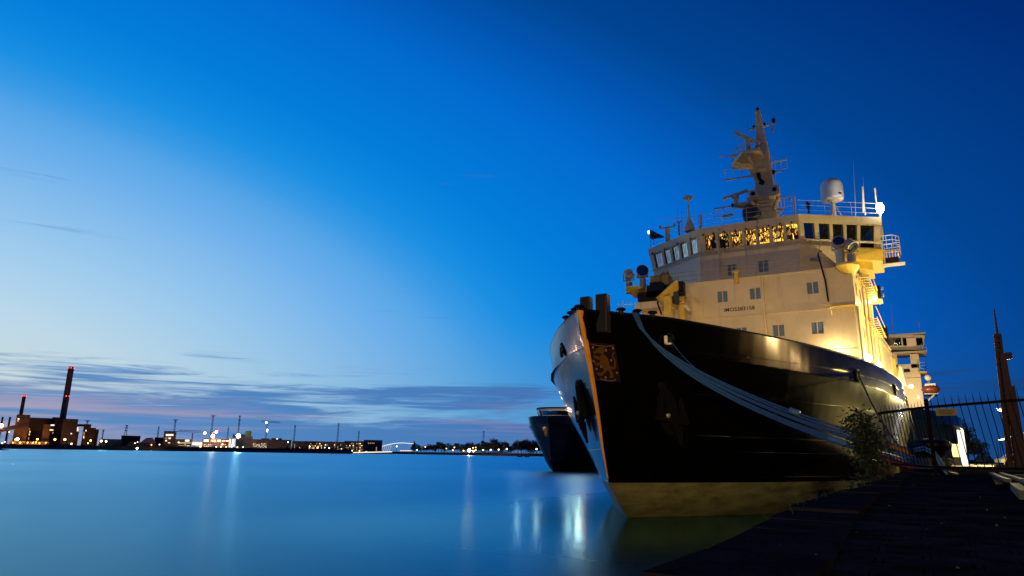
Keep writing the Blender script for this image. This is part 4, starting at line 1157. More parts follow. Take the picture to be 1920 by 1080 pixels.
# lower platform
zl = A(1464, 377, 72.0).z
c = Vector((0, 0, zl + .2))
m = MB()
o1 = [atz(x_, y_, zl) for x_, y_ in ((1400, 376), (1459, 364), (1464, 376), (1452, 388), (1410, 386))]
m.hexa(o1, [p + Vector((0, 0, .3)) for p in o1])
zl2 = A(1420, 389, 71.6).z
o2 = [atz(x_, y_, zl2) for x_, y_ in ((1375, 387), (1405, 380), (1425, 386), (1415, 391), (1378, 391))]
m.hexa(o2, [p + Vector((0, 0, .25)) for p in o2])
m.bar(A(1420, 395, 71.2), A(1408, 379, 69.8), .14, .4); m.bar(A(1450, 395, 71.4), A(1458, 370, 69.8), .14, .4)
lowp = m.build('lower_mast_platform', CREAM, mast)
rail([o1[0] + Vector((0, 0, .3)), o1[1] + Vector((0, 0, .3)), o1[2] + Vector((0, 0, .3))], 1.0, mast, 'platform_railing', 1.3, 2, CREAM, .025)
rail([outl[5] + Vector((.1, 0, .35)), outl[0] + Vector((.1, 0, .35)), outl[1] + Vector((.1, 0, .35))], 1.0, mast, 'nest_railing', .8, 3, CREAM, .03)
m = MB(); m.tube([A(1373, 297, 70), A(1376, 284, 70), A(1388, 274, 70.5), A(1396, 271, 71)], .04, 6); m.tube([A(1443, 302), A(1440, 285), A(1434, 275)], .04, 6); m.build('hoop_rail', CREAM, mast)
for px, py, y in ((1413, 365, 70.1), (1453, 357, 70.1)):
    p = A(px, py, y); m = MB(); m.box(p, (.9, .7, .85)); hb = m.build('loudspeaker', CREAM, mast); m = MB(); m.lathe(p + Vector((0, -.36, 0)), [(.24, .0), (.16, -.06), (.02, -.05)], 12, (0, -1, 0)); m.build('speaker_mouth', BLK, hb)
for px, py, y, s in ((1420, 204, YM, .3), (1413, 237, YM, .26), (1433, 232, YM, .24), (1450, 225, YM, .4), (1418, 277, 70.5, .3), (1438, 274, YM, .3), (1450, 322, YM, .36), (1416, 327, YM, .32), (1373, 384, 70, .3)):
    p = A(px, py, y); m = MB(); m.lathe(p, [(s * .3, -s * .8), (s * .5, -s * .3), (s * .5, s * .3), (s * .25, s * .5)], 10); m.build('signal_lantern', BLK, mast)
m = MB(); p = A(1424, 332, 71.0); q = A(1431, 342, 71.0); m.bar(p + Vector((0, -.4, .3)), p + Vector((0, -.4, -.2)), .35); m.bar(p + Vector((0, -.4, -.3)), q + Vector((.1, -.4, -.2)), .34, .3); m.bar(q + Vector((-.3, -.4, -.1)), q + Vector((.1, -.4, -.3)), .3); m.build('horn', BLK, mast)
m = MB(); m.bar(A(1446, 325), A(1453, 352), .1); m.bar(A(1453, 300), A(1455, 352), .04); m.bar(A(1418, 300, 70.5), A(1418, 410, 70.5), .05); m.build('mast_conduit', CREAM, mast)
for px, y0_, y1_ in ((1421, 212, 195), (1402, 243, 225), (1436, 232, 215), (1451, 300, 286), (1462, 300, 296)):
    m = MB(); m.cyl(A(px, y0_), A(px, y1_), .03, .015, n=5); m.build('mast_whip', STEEL, mast)
p = A(1409, 402, 70.0); m = MB(); m.cyl(p + Vector((0, .2, 0)), p + Vector((0, -.9, 0)), .95, .75, n=16); m.box(p + Vector((.1, 0, -.9)), (1.0, .8, 1.0))
for i in range(3): m.bar(p + Vector((-.6, -.95, -.4 + .4 * i)), p + Vector((.6, -.95, -.4 + .4 * i)), .06)
m.build('ventilator', DARKB, SHIP)
m = MB(); m.bar(A(1452, 392), A(1466, 392), .2); m.bar(A(1466, 390), A(1470, 404), .14); m.bar(A(1452, 398), A(1466, 398), .12); m.build('mast_step', YEL, mast)
# machinery grilles on the mast front
m = MB()
for i in range(4): p = A(1433, 375 + 6 * i, 70.7); m.bar(p + Vector((-.5, -.45, 0)), p + Vector((.6, -.45, 0)), .16)
m.build('mast_bracket', CREAM, mast)
# funnel aft (black top)
p = aty(1652, 628, 88.0); m = MB(); m.box((p.x - .6, 90, p.z - 2.2), (2.6, 4.5, 6.2)); m.build('funnel', BLK, SHIP)

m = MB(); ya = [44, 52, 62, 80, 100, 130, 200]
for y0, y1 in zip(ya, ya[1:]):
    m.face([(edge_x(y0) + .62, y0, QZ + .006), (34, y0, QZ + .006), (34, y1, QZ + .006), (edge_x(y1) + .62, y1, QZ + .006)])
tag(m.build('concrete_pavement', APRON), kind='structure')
# ================================================================== MOORING LINES
def sag_line(a, b, s, n=26, skew=1.0, lat=0.0):
    a, b = Vector(a), Vector(b); out = []
    for i in range(n + 1):
        t_ = i / n; tk = t_ ** skew
        p = a.lerp(b, t_); p.z -= 4 * s * tk * (1 - tk); p += Vector((0, lat * math.sin(math.pi * t_), 0)); out.append(p)
    return out
RA = Vector((-9.22, 25.62, 8.12)); RB = Vector((0.25, 24.2, 2.62))
labs = ['uppermost pale blue mooring rope of the thick bundle sagging from the bow',
        'second mooring rope of the sagging bundle, ending in an orange sleeve',
        'middle mooring rope of the sagging bundle in front of the black hull',
        'fourth mooring rope from the top of the sagging bundle, inside it',
        'mooring rope just above the pale sleeved one in the sagging bundle',
        'mooring rope of the bundle ending in a pale sleeve above the red one',
        'lowest mooring rope of the sagging bundle, ending in a red sleeve']
rk = random.Random(4)
for k in range(7):
    a = RA + Vector((.03 * k, .02 * k, -.01 * k)); b = RB + Vector((-.05 * k + .1, -.04 * k, .05 - .07 * k))
    pts = sag_line(a, b, 1.02 + .038 * k + rk.uniform(-.02, .02), 30, .60 + rk.uniform(-.03, .03), rk.uniform(-.12, .05))
    m = MB(); m.tube(pts, .030 + .008 * rk.random(), 8)
    r = tag(m.build('mooring_rope', ROPE, smooth=True), labs[k], 'rope', 'ropes in the thick bow mooring bundle')
    if k == 1: m = MB(); m.tube(pts[24:30], .085, 8); m.build('chafe_sleeve', SLY, r, smooth=True)
    if k == 6: m = MB(); m.tube(pts[25:31], .095, 8); m.build('chafe_sleeve', SLR, r, smooth=True)
    if k == 5: m = MB(); m.tube(pts[22:26], .075, 8); m.build('chafe_sleeve', SLW, r, smooth=True)
    if k == 0: m = MB(); m.tube(pts[18:20], .10, 8); m.build('lashing', SLW, r, smooth=True)
m = MB(); m.tube(sag_line(FL[0], sag_line(RA, RB, 1.05, 30, .6)[9] , .12, 14), .022, 6)
tag(m.build('heaving_line', ROPE, smooth=True), 'thin line from the white fairlead joining the sagging rope bundle', 'rope')
m = MB(); m.tube(sag_line(FL[1], (.05, 27.2, 2.3), .5, 24), .045, 6)
tag(m.build('mooring_rope', ROPED, smooth=True), 'dark mooring rope running down the lit hull behind the left fence panel', 'rope')
m = MB(); m.tube(sag_line(FL[4], (.25, 28.0, 2.4), .9, 24), .05, 6)
tag(m.build('mooring_rope', ROPED, smooth=True), 'dark mooring rope from the aft fairlead across the floodlit bulwark', 'rope')
# bollard on the quay
bo = thing('bollard', (.42, 23.9, QZ), 'squat dark mooring bollard at the quay edge holding the rope bundle', 'bollard')
m = MB(); m.lathe((.42, 23.9, QZ), [(.62, 0), (.62, .06), (.40, .10), (.36, .5), (.40, .68), (.54, .76), (.56, .9), (.42, 1.0), (.05, 1.04)], 20); m.build('body', BLK, bo, smooth=True)
m = MB(); m.lathe((.42, 23.9, QZ + .14), [(.44, 0), (.52, .05), (.44, .1), (.52, .16), (.44, .22), (.52, .28), (.44, .34)], 20); m.build('rope_turns', ROPED, bo, smooth=True)
m = MB(); m.tube([(.0, 23.4, QZ + .72), (.25, 23.2, QZ + .78), (.5, 23.1, QZ + .65), (.66, 23.0, QZ + .35), (.72, 22.95, QZ + .04)], .035, 6); m.tube([(.02, 23.35, QZ + .66), (.27, 23.15, QZ + .70), (.5, 23.05, QZ + .55), (.63, 22.9, QZ + .2), (.72, 22.8, QZ + .04)], .03, 6)
tag(m.build('rope_tail', SLW, smooth=True), 'pale rope tail looping over the dark bollard down to the quay', 'rope')
# bent iron bar / loop near the edge
m = MB(); m.tube([(-.95, 17.5, 2.55), (-.70, 17.6, 2.36), (-.45, 17.7, 2.16)], .022, 6); m.tube([(-.72, 17.3, 2.22), (-.68, 17.35, 2.5), (-.58, 17.4, 2.56), (-.5, 17.5, 2.45), (-.46, 17.5, 2.2)], .02, 6)
tag(m.build('iron_ring_bar', RUST), 'bent iron bar with a loop at the quay edge under the red sleeve', 'iron bar')
# orange box added behind the ropes for the orange light on hull and water
cr2 = thing('orange_glow_box', (-.12, 26.3, QZ), 'added orange box standing for orange light on hull and water under the red rope sleeve', 'box')
m = MB(); m.box((-.12, 26.5, QZ + .14), (.72, .3, .28)); m.build('body', SLY, cr2)
for i in range(6):
    m = MB(); m.box((-.42 + .12 * i, 26.33, QZ + .15), (.07, .03, .28)); m.build('slat', SLY, cr2)

# ================================================================== FENCE
FYF = 22.0
fe = thing('iron_fence', (.43, FYF, QZ), 'black iron bar fence across the quay with leaning pointed bars', 'fence')
m = MB(); m.bar((.43 + .02, FYF, QZ), (.43, FYF, 4.06), .10, .10); m.sph((.43, FYF, 4.09), .06, 8, 6); m.build('post', FENCE, fe)
m = MB(); m.bar((3.4, FYF, QZ), (3.4, FYF, 4.12), .10, .10); m.build('post', FENCE, fe)
pL, pM, pR = Vector((-.76, FYF, 3.77)), Vector((.43, FYF, 3.92)), Vector((3.4, FYF, 4.12))
for a, b_ in ((pL, pM), (pM, pR)):
    m = MB(); m.bar(a, b_, .05, .07); m.build('rail', FENCE, fe)
m = MB(); m.bar((.43, FYF, 2.33), (3.4, FYF, 2.33), .05, .08); m.build('rail', FENCE, fe)
m = MB(); m.bar((-.72, FYF, 2.42), (.43, FYF, 2.33), .04, .05); m.build('rail', FENCE, fe)
x = -.70
while x < .38:
    zt_ = 3.77 + (x + .76) / 1.19 * .15
    m = MB(); zl = 2.40; m.bar((x + .10 * (zt_ - zl), FYF - .03, zl), (x, FYF - .03, zt_), .018); m.cyl((x, FYF - .03, zt_), (x - .01 + (.05 if x < -.6 else 0), FYF - .03, zt_ + .20), .011, .003, 5); m.build('bar', FENCE, fe); x += .0775
x = .55
while x < 3.36:
    zt_ = 3.92 + (x - .43) / 2.97 * .2
    m = MB(); m.bar((x + .12 * (zt_ - 2.33), FYF - .03, 2.33), (x, FYF - .03, zt_), .02); m.cyl((x, FYF - .03, zt_), (x - .02, FYF - .03, zt_ + .30), .013, .003, 5); m.build('bar', FENCE, fe); x += .162
sg = MB(); sg.box((.86, FYF - .06, 3.78), (.48, .015, .19)); s_ = sg.build('notice_board', SIGNY, fe)
for z, w in ((3.82, .30), (3.775, .34), (3.73, .26)):
    m = MB(); m.box((.86, FYF - .072, z), (w, .004, .018)); m.build('print_line', BLK, s_)

# ================================================================== SHRUB on the quay edge
def shrub(base, h, w, n, label):
    rt = thing('shrub', base, label, 'shrub'); rn = random.Random(5)
    m = MB(); tips = []
    for i in range(9):
        a = rn.uniform(0, 6.28); sp = rn.uniform(.05, w * .45); top = Vector(base) + Vector((math.cos(a) * sp, math.sin(a) * sp, h * rn.uniform(.6, 1.0)))
        mid = Vector(base).lerp(top, .5) + Vector((rn.uniform(-.06, .06), rn.uniform(-.06, .06), 0)); m.tube([base, mid, top], .010, 5, .003); tips.append((mid, top))
    m.build('stems', TWIG, rt)
    m = MB()
    for i in range(n):
        md, tp = rn.choice(tips); f = rn.random() ** .8
        c = Vector(base).lerp(md, min(1, f * 2)) if f < .3 else md.lerp(tp, (f - .3) / .7)
        c = c + Vector((rn.gauss(0, w * .15), rn.gauss(0, w * .15), rn.gauss(0, .07)))
        if c.z < base[2] - .15: continue
        d = Vector((rn.gauss(0, 1), rn.gauss(0, 1), rn.gauss(-.1, .6))).normalized(); s = rn.uniform(.04, .085)
        up = Vector((rn.gauss(0, .5), rn.gauss(0, .5), 1)).normalized(); r = d.cross(up).normalized() * s * .42
        m.face([c, c + d * s * .5 + r, c + d * s, c + d * s * .5 - r])
    m.build('foliage', LEAF, rt)['kind'] = 'stuff'
    return rt
shrub((-.84, 15.6, 1.75), 1.75, .85, 3600, 'wild leafy shrub growing out of the quay edge in front of the hull')
# low weeds along the edge
m = MB(); rn = random.Random(8)
for i in range(120):
    y = rn.uniform(5, 19); c = Vector((edge_x(y) + rn.uniform(-.05, .12), y, QZ - .02)); h = rn.uniform(.03, .14)
    d = Vector((rn.gauss(0, .04), rn.gauss(0, .04), h)); m.face([c, c + Vector((.012, 0, 0)), c + d])
tag(m.build('edge_weeds', LEAF), 'sparse low weeds along the quay edge', 'weeds', kind='stuff')
# scattered grit on the ground
m = MB(); rn = random.Random(9)
for i in range(420):
    y = 3 + 24 * rn.random() ** 1.6; x = edge_x(y) + .1 + (y * .45 + 1) * rn.random(); s = .004 + .011 * rn.random() ** 4
    bmesh.ops.create_icosphere(m.bm, subdivisions=1, radius=s, matrix=Matrix.Translation((x, y, QZ + s * .5)) @ Matrix.Diagonal((1, rn.uniform(.6, 1.3), .6, 1)))
m2_ = MB()
for i in range(46):
    y = 3 + 20 * rn.random() ** 1.5; x = edge_x(y) + .1 + (y * .45 + 1) * rn.random(); s = rn.uniform(.006, .011)
    bmesh.ops.create_icosphere(m2_.bm, subdivisions=1, radius=s, matrix=Matrix.Translation((x, y, QZ + s * .7)))
tag(m2_.build('pale_pebbles', PALE), 'few pale pebbles scattered on the dark quay', 'pebbles', kind='stuff')
tag(m.build('gravel_grit', WOOD), 'scattered grit on the dark quay', 'gravel', kind='stuff')

# timber grating and pale planks on the right
gr = thing('timber_grating', (2.0, 15.5, QZ), 'dark slatted timber grating lying on the quay before the fence', 'grating')
for i in range(14):
    y = 13.6 + i * .62
    m = MB(); m.box((1.95 + i * .035 + .9, y, QZ + .075), (2.3, .34, .05), .02 * math.sin(i * 2.1)); m.build('plank', WOOD, gr)
for x in (1.45, 1.95, 3.2):
    m = MB(); m.bar((x - .35, 13.3, QZ + .035), (x + .25, 22.0 - .4, QZ + .035), .10, .06); m.build('bearer', WOOD, gr)
for i in range(2):
    m = MB(); m.bar((1.22 + .2 * i, 13.4, QZ + .12), (1.62 + .2 * i, 21.4, QZ + .12), .09, .05); m.build('edge_board', PALE, gr)
pp = thing('pale_pallet', (1.2, 10.6, QZ), 'weathered pale timber pallet at the right edge of the quay', 'pallet')
for i in range(5):
    m = MB(); m.box((1.30 + .9, 9.6 + i * .62, QZ + .13), (1.9, .40, .035), .06 if i % 2 else .02); m.build('board', PALE, pp)
for x in (1.08, 1.5, 2.6):
    m = MB(); m.bar((x - .1, 9.3, QZ + .06), (x + .12, 12.4, QZ + .06), .11, .10); m.build('bearer', PALE if x < 1.2 else WOOD, pp)

# ================================================================== RUSTY QUAY CRANE (right)
YC = 38.0
Cq = lambda px, py: aty(px, py, YC)
kc = thing('quay_crane', (Cq(1895, 845).x, YC, QZ), 'rust brown folded quay crane with a tall ladder mast right of the fence', 'crane')
g = lambda px: Vector((aty(px, 852, YC).x, YC, QZ))
m = MB(); a, b_ = g(1894), Cq(1870, 626)
for dx in (-.13, .13): m.bar(a + Vector((dx, 0, 0)), b_ + Vector((dx * .8, 0, 0)), .09, .16)
m.bar(a + Vector((0, .1, 0)), b_ + Vector((0, .1, 0)), .14, .06)
ms = m.build('ladder_mast', RUST, kc)
for i in range(26):
    p = a.lerp(b_, (i + .5) / 26); m = MB(); m.bar(p + Vector((-.15, -.06, 0)), p + Vector((.15, -.06, 0)), .07); m.build('rung', RUST, ms)
m = MB(); m.cyl(b_, Cq(1864, 580), .06, .03, n=8); m.build('top_pole', RUST, kc)
m = MB(); A0, A1, A2 = g(1909), Cq(1891, 740), Cq(1879, 664)
m.hexa([A0 + Vector((-.12, -.2, 0)), A0 + Vector((.12, -.2, 0)), A0 + Vector((.12, .2, 0)), A0 + Vector((-.12, .2, 0))], [A1 + Vector((-.15, -.2, 0)), A1 + Vector((.15, -.2, 0)), A1 + Vector((.15, .2, 0)), A1 + Vector((-.15, .2, 0))])
m.hexa([A1 + Vector((-.15, -.2, 0)), A1 + Vector((.15, -.2, 0)), A1 + Vector((.15, .2, 0)), A1 + Vector((-.15, .2, 0))], [A2 + Vector((-.12, -.15, 0)), A2 + Vector((.12, -.15, 0)), A2 + Vector((.12, .15, 0)), A2 + Vector((-.12, .15, 0))])
m.build('lifting_arm', RUST, kc)
m = MB(); m.bar(Cq(1875, 666), Cq(1893, 667), .22, .2); m.bar(Cq(1878, 672), Cq(1888, 668), .3); m.box(Cq(1892, 667), (.22, .2, .3)); m.build('arm_head', RUST, kc)
m = MB(); B0, B1 = g(1919), Cq(1897, 724); m.bar(B0, B1, .2, .3); m.bar(B1, Cq(1886, 738), .16, .2); m.build('knuckle_arm', RUST, kc)
m = MB(); m.box(g(1906) + Vector((0, 0, .15)), (1.7, 1.0, .3)); m.build('crane_base', BLK, kc)

# ================================================================== STREET LAMPS ON THE QUAY
def street_lamp(base, h, label, watts, col=(1.0, .62, .25), arm=1.2, az_=0.0, glow=None, r=.22, group='street lamps along the quay'):
    base = Vector(base); rt = thing('street_lamp', base, label, 'street lamp', group)
    m = MB(); m.cyl(base, base + Vector((0, 0, h)), .11, .06, n=8); d = Vector((math.cos(az_), math.sin(az_), 0)); m.bar(base + Vector((0, 0, h)), base + d * arm + Vector((0, 0, h + .1)), .07); m.build('pole', BLK, rt)
    hd = base + d * arm + Vector((0, 0, h))
    m = MB(); m.box(hd + Vector((0, 0, .10)), (.7, .36, .12), az_); m.build('lamp_head', STEEL, rt)
    m = MB(); m.sph(hd - Vector((0, 0, .06)), r, 10, 8, .6); m.build('lamp_bulb', glow or E_WLAMP, rt)
    if watts: point('lamp_light', hd - Vector((0, 0, .35)), watts, col, .2, rt)
    return rt
LAMP_COL = (1.0, .66, .28)
for (x_, y_, h_, w_, lb_) in ((14, -86, 8.0, 700000, 'unseen mast with spots added to light the ship, nearest the water'), (27, -104, 9.0, 560000, 'unseen mast with spots added to light the ship, farther inland')):
    rt = street_lamp((x_, y_, QZ), h_, lb_, 0, group='unseen masts with added spots behind the viewpoint')
    spot('lamp_light', (x_ + .6, y_ + .6, QZ + h_ - .3), (-9.0, 56, 7.5), w_ * .12, LAMP_COL, R_(6.5), 1.0, .4, rt)  # spots added out of view, aimed to shape the wash on the ship
    spot('added_wide_light', (x_ + .6, y_ + .6, QZ + h_ - .3), (-9.0, 56, 14.0), w_ * .016, LAMP_COL, R_(18), 1.0, .4, rt)
    spot('added_bow_light', (x_ - .6, y_ + .6, QZ + h_ - .3), (-10.4, 25.5, 5.4), w_ * .13, (1.0, .62, .22), R_(3.2), 1.0, .4, rt)  # narrow spot added to brighten the stem bar and emblem
street_lamp((8.6, 60, QZ), 5.2, 'quay street lamp just right of the rusty crane lighting the hull side', 22000, (1.0, .80, .28), -1.0, 0, E_GRN, .25)
street_lamp((10.0, 96, QZ), 6.2, 'quay street lamp abreast of the stern', 16000, (1.0, .76, .28), -1.0)
for i, (px, py, D) in enumerate(((1868, 824.6, 232), (1873, 823.5, 222), (1878, 822, 214), (1890, 818.7, 203), (1904, 814, 188), (1915, 812, 178))):
    p = atd(px, py, D)
    lb = ['farthest small street lamp in the row beyond the fence', 'second farthest street lamp in the row beyond the fence', 'third farthest street lamp in the row beyond the fence', 'fourth street lamp in the row, behind the crane mast', 'street lamp seen between the two crane arms', 'nearest street lamp of the far row at the picture edge'][i]
    street_lamp((p.x, p.y, QZ), p.z - QZ + .06, lb, 300 if i > 2 else 0, (1, .95, .7), .8, 0, E_GRN, .34, 'far row of street lamps')
# white lit kiosk beyond the fence
D = 78
a, b_, c = atd(1794, 843, D), atd(1812, 843, D), atd(1812, 806, D)
ks = thing('kiosk', (a.x, a.y, QZ), 'white lit kiosk with a tall panel beyond the fence', 'kiosk')
u = (b_ - a); u.z = 0; L_ = u.length; u.normalize(); nrm = Vector((u.y, -u.x, 0)); hK = c.z - QZ
mid = a + u * L_ * .62; 
m = MB(); cc = Vector((a.x, a.y, 0)) + u * L_ * .62; m.box((cc.x, cc.y, QZ + hK / 2), (L_ * .72, .5, hK), math.atan2(u.y, u.x)); m.build('tall_panel', E_BRIDGE, ks)
m = MB(); cc = Vector((a.x, a.y, 0)) - u * .1; m.box((cc.x, cc.y, QZ + hK * .3), (L_ * .8, 1.2, hK * .6), math.atan2(u.y, u.x)); m.build('booth', WHITE, ks)
m = MB(); cc2 = cc + nrm * .63; m.box((cc2.x, cc2.y, QZ + hK * .12), (L_ * .9, .05, hK * .24), math.atan2(u.y, u.x)); m.build('counter', WOOD, ks)
# parked car and cabinets far along the quay
def car(p, rz, label, col):
    rt = thing('parked_car', p, label, 'car', 'cars parked far along the quay'); rt.rotation_euler.z = 0
    cs, sn = math.cos(rz), math.sin(rz); T = lambda x, y, z: Vector((p[0] + x * cs - y * sn, p[1] + x * sn + y * cs, p[2] + z))
    m = MB(); prof = [(-2.1, .3), (-2.15, .75), (-1.2, .95), (-.7, 1.42), (.8, 1.45), (1.5, .98), (2.1, .85), (2.15, .3)]
    L1 = [m.bm.verts.new(T(x, -.82, z)) for x, z in prof]; L2 = [m.bm.verts.new(T(x, .82, z)) for x, z in prof]
    m.bm.faces.new(L1); m.bm.faces.new(L2[::-1])
    for i in range(len(prof)): j = (i + 1) % len(prof); m.bm.faces.new((L1[i], L1[j], L2[j], L2[i]))
    m.build('body', col, rt)
    for x in (-1.35, 1.35):
        for y in (-.8, .8):
            m = MB(); m.cyl(T(x, y - .1, .32), T(x, y + .1, .32), .32, n=12); m.build('wheel', BLK, rt)
    for s in (-1, 1):
        m = MB(); m.face([T(-.65, s * .83, .95), T(1.3, s * .83, .98), T(.75, s * .83, 1.38), T(-.6, s * .83, 1.36)]); m.build('side_window', GLASSD, rt)
    return rt
p = atd(1898, 840, 120); car((p.x, p.y, QZ), .4, 'pale parked car seen past the rusty crane arm', WHITE)
p = atd(1842, 842, 150); car((p.x, p.y, QZ), 1.2, 'dark parked car beyond the fence left of the crane', DARKB)

# ================================================================== TREES
def tree_mesh(seed, h, w, conifer=False):
    rn = random.Random(seed); m = MB()
    m.tube([(0, 0, 0), (rn.uniform(-.2, .2), rn.uniform(-.2, .2), h * .4), (0, 0, h * .85)], h * .022, 6, h * .006)
    for i in range(6):
        a = rn.uniform(0, 6.28); z = h * rn.uniform(.3, .65); m.tube([(0, 0, z), (math.cos(a) * w * .35, math.sin(a) * w * .35, z + h * .18)], h * .010, 4, h * .003)
    tr = bpy.data.meshes.new('trunk'); bmesh.ops.recalc_face_normals(m.bm, faces=m.bm.faces); m.bm.to_mesh(tr); m.bm.free(); tr.materials.append(TRUNK)
    m = MB(); cl = []
    for i in range(16):
        if conifer: z = h * (.12 + .86 * i / 16); rad = w * .5 * (1 - (z / h)) + .2; a = rn.uniform(0, 6.28); cl.append((Vector((math.cos(a) * rad * .5, math.sin(a) * rad * .5, z)), rad * .7 + .3))
        else:
            th = rn.uniform(0, 6.28); z = h * rn.uniform(.34, .94); k = math.sin(math.pi * min(1, max(0, (z / h - .2) / .8))) ** .7
            rad = w * .38 * k * rn.random() ** .4; cl.append((Vector((math.cos(th) * rad, math.sin(th) * rad, z)), w * rn.uniform(.13, .24)))
    for c, r in cl:
        for q in range(60):
            d = Vector((rn.gauss(0, 1), rn.gauss(0, 1), rn.gauss(0, .8))).normalized() * r * rn.random() ** .35; s = h * rn.uniform(.018, .042)
            n = Vector((rn.gauss(0, 1), rn.gauss(0, 1), rn.gauss(0, 1))).normalized(); a = n.orthogonal().normalized() * s; e = n.cross(a).normalized() * s * .6
            m.face([c + d - a, c + d + e, c + d + a, c + d - e])
    cr_ = bpy.data.meshes.new('crown'); m.bm.to_mesh(cr_); m.bm.free(); cr_.materials.append(TLEAF)
    return tr, cr_
TM = [tree_mesh(1, 12, 10), tree_mesh(2, 12, 8), tree_mesh(3, 12, 12), tree_mesh(4, 14, 7, True)]
def tree(p, k, s, rz, label, group, sxy=1.0):
    rt = thing('tree', p, label, 'tree', group); rt.rotation_euler.z = rz; rt.scale = (s * sxy, s * sxy, s)
    for nm, me in zip(('trunk', 'crown'), TM[k]):
        o = bpy.data.objects.new(nm, me); COL.objects.link(o); o.parent = rt
    return rt

# ================================================================== FAR SHORE
m = MB()
def shore_strip(pts, z, back):
    """pts: (px, D); a low bank following the shoreline"""
    fr = [atd(px, 845, D) for px, D in pts]; bk = [atd(px, 845, D + back) for px, D in pts]
    m.bm.faces.ensure_lookup_table()
    A_ = [m.bm.verts.new((p.x, p.y, -1)) for p in fr]; B_ = [m.bm.verts.new((p.x * 1.004, p.y * 1.004, z)) for p in fr]; C_ = [m.bm.verts.new((p.x, p.y, z + 1.5)) for p in bk]
    for i in range(len(fr) - 1):
        m.bm.faces.new((A_[i], A_[i + 1], B_[i + 1], B_[i])); m.bm.faces.new((B_[i], B_[i + 1], C_[i + 1], C_[i]))
shore_strip([(-900, 1300), (-500, 1200), (0, 1120), (80, 1150), (200, 1130), (350, 1080), (520, 1020), (660, 960)], 6.0, 2600)
tag(m.build('far_shore', SHORE), kind='structure')
m = MB(); shore_strip([(640, 1420), (780, 1400), (900, 1150), (1020, 1100), (1400, 1000), (2100, 1200)], 4.5, 2500)
tag(m.build('wooded_shore', SHORE), kind='structure')
m = MB(); P0 = atd(-40, 846, 620); P1 = atd(16, 846, 640); P2 = atd(-300, 846, 500)
m.hexa([P1 * 1.0 - Vector((0, 0, P1.z + 1)), P0 - Vector((0, 0, P0.z + 1)), Vector((P2.x, P2.y, -1)), Vector((P2.x * 1.3, P2.y * 1.3, -1))], [Vector((P1.x * 1.01, P1.y * 1.01, .3)), Vector((P0.x * 1.02, P0.y * 1.02, 3.0)), Vector((P2.x * 1.02, P2.y * 1.02, 6)), Vector((P2.x * 1.3, P2.y * 1.3, 6))])
tag(m.build('headland', SHORE), kind='structure')

def basis_at(px, D):
    c = atd(px, 840, D); f = Vector((c.x, c.y, 0)).normalized(); r = Vector((f.y, -f.x, 0)); return Vector((c.x, c.y, 0)), r, f
GZ = 6.0
def fbox(px0, px1, py0, D, depth, name, material, parent, py1=None, dd=0.0):
    """box whose front fills px0..px1, py0(top)..ground at ground distance D"""
    a, b_ = atd(px0, 830, D), atd(px1, 830, D); zt_ = atd((px0 + px1) / 2, py0, D).z; zb = GZ - 2 if py1 is None else atd((px0 + px1) / 2, py1, D).z
    c, r, f = basis_at((px0 + px1) / 2, D)
    A_ = Vector((a.x, a.y, 0)) + f * dd; B_ = Vector((b_.x, b_.y, 0)) + f * dd
    m = MB(); q = [A_, B_, B_ + f * depth, A_ + f * depth]
    m.hexa([Vector((p.x, p.y, zb)) for p in q], [Vector((p.x, p.y, zt_)) for p in q])
    return m.build(name, material, parent)
def fwin(px0, px1, py0, py1, D, parent, material, name='window', off=.6):
    c, r, f = basis_at((px0 + px1) / 2, D)
    p = [atd(px0, py1, D), atd(px1, py1, D), atd(px1, py0, D), atd(px0, py0, D)]
    m = MB(); lo = [x - f * off for x in p]; hi = [x - f * (off - .4) for x in p]
    m.hexa(lo, hi); return m.build(name, material, parent)
def building(px0, px1, py0, D, depth, material, name, label, cat='building', wins=(), roof=None, group=None):
    c, r, f = basis_at((px0 + px1) / 2, D)
    rt = thing(name, (c.x, c.y, GZ), label, cat, group)
    fbox(px0, px1, py0, D, depth, 'wall', material, rt)
    if roof: fbox(px0 - .3, px1 + .3, py0 - roof, D - .5, depth + 1, 'roof', BRICKD, rt, py1=py0)
    for w in wins: fwin(*w[:4], D, rt, w[4])
    return rt
rn = random.Random(21)
def wgrid(px0, px1, py0, py1, nx, ny, prob, mats, wf=.6, hf=.5):
    out = []
    for i in range(nx):
        for j in range(ny):
            if rn.random() > prob: continue
            x = px0 + (px1 - px0) * (i + .5) / nx; y = py0 + (py1 - py0) * (j + .5) / ny; w = (px1 - px0) / nx * wf / 2; h = (py1 - py0) / ny * hf / 2
            out.append((x - w, x + w, y - h, y + h, rn.choice(mats)))
    return out
MX = [E_WARM, E_WHITE, E_DIM, E_DIM]
# ---- power station
PD = 1250
ps = thing('power_station', tuple(basis_at(95, PD)[0]) , 'large dark power station lit orange along its base, under the two chimneys', 'power station')
ps.location.z = GZ
fbox(22, 48, 777, PD - 10, 45, 'boiler_tower', BRICK, ps)
fbox(38, 140, 784, PD + 20, 60, 'main_hall', BRICKD, ps)
fbox(76, 90, 795, PD - 4, 30, 'lift_shaft', BRICK, ps)
fbox(90, 104, 782, PD + 15, 20, 'roof_cabin', BRICKD, ps, py1=786)
fbox(112, 139.5, 786, PD - 8, 40, 'turbine_house', BRICKD, ps)
fbox(138, 154, 795, PD + 10, 20, 'conveyor_bridge', BRICKD, ps, py1=799)
fbox(136, 145, 809, PD + 5, 30, 'annexe', BRICK, ps)
fbox(152, 166, 795, PD, 40, 'coal_tower', BRICKD, ps)
fbox(164, 176, 802, PD + 6, 30, 'silo_block', BRICK, ps)
fbox(174, 182, 805, PD + 12, 25, 'silo_block', BRICK, ps)
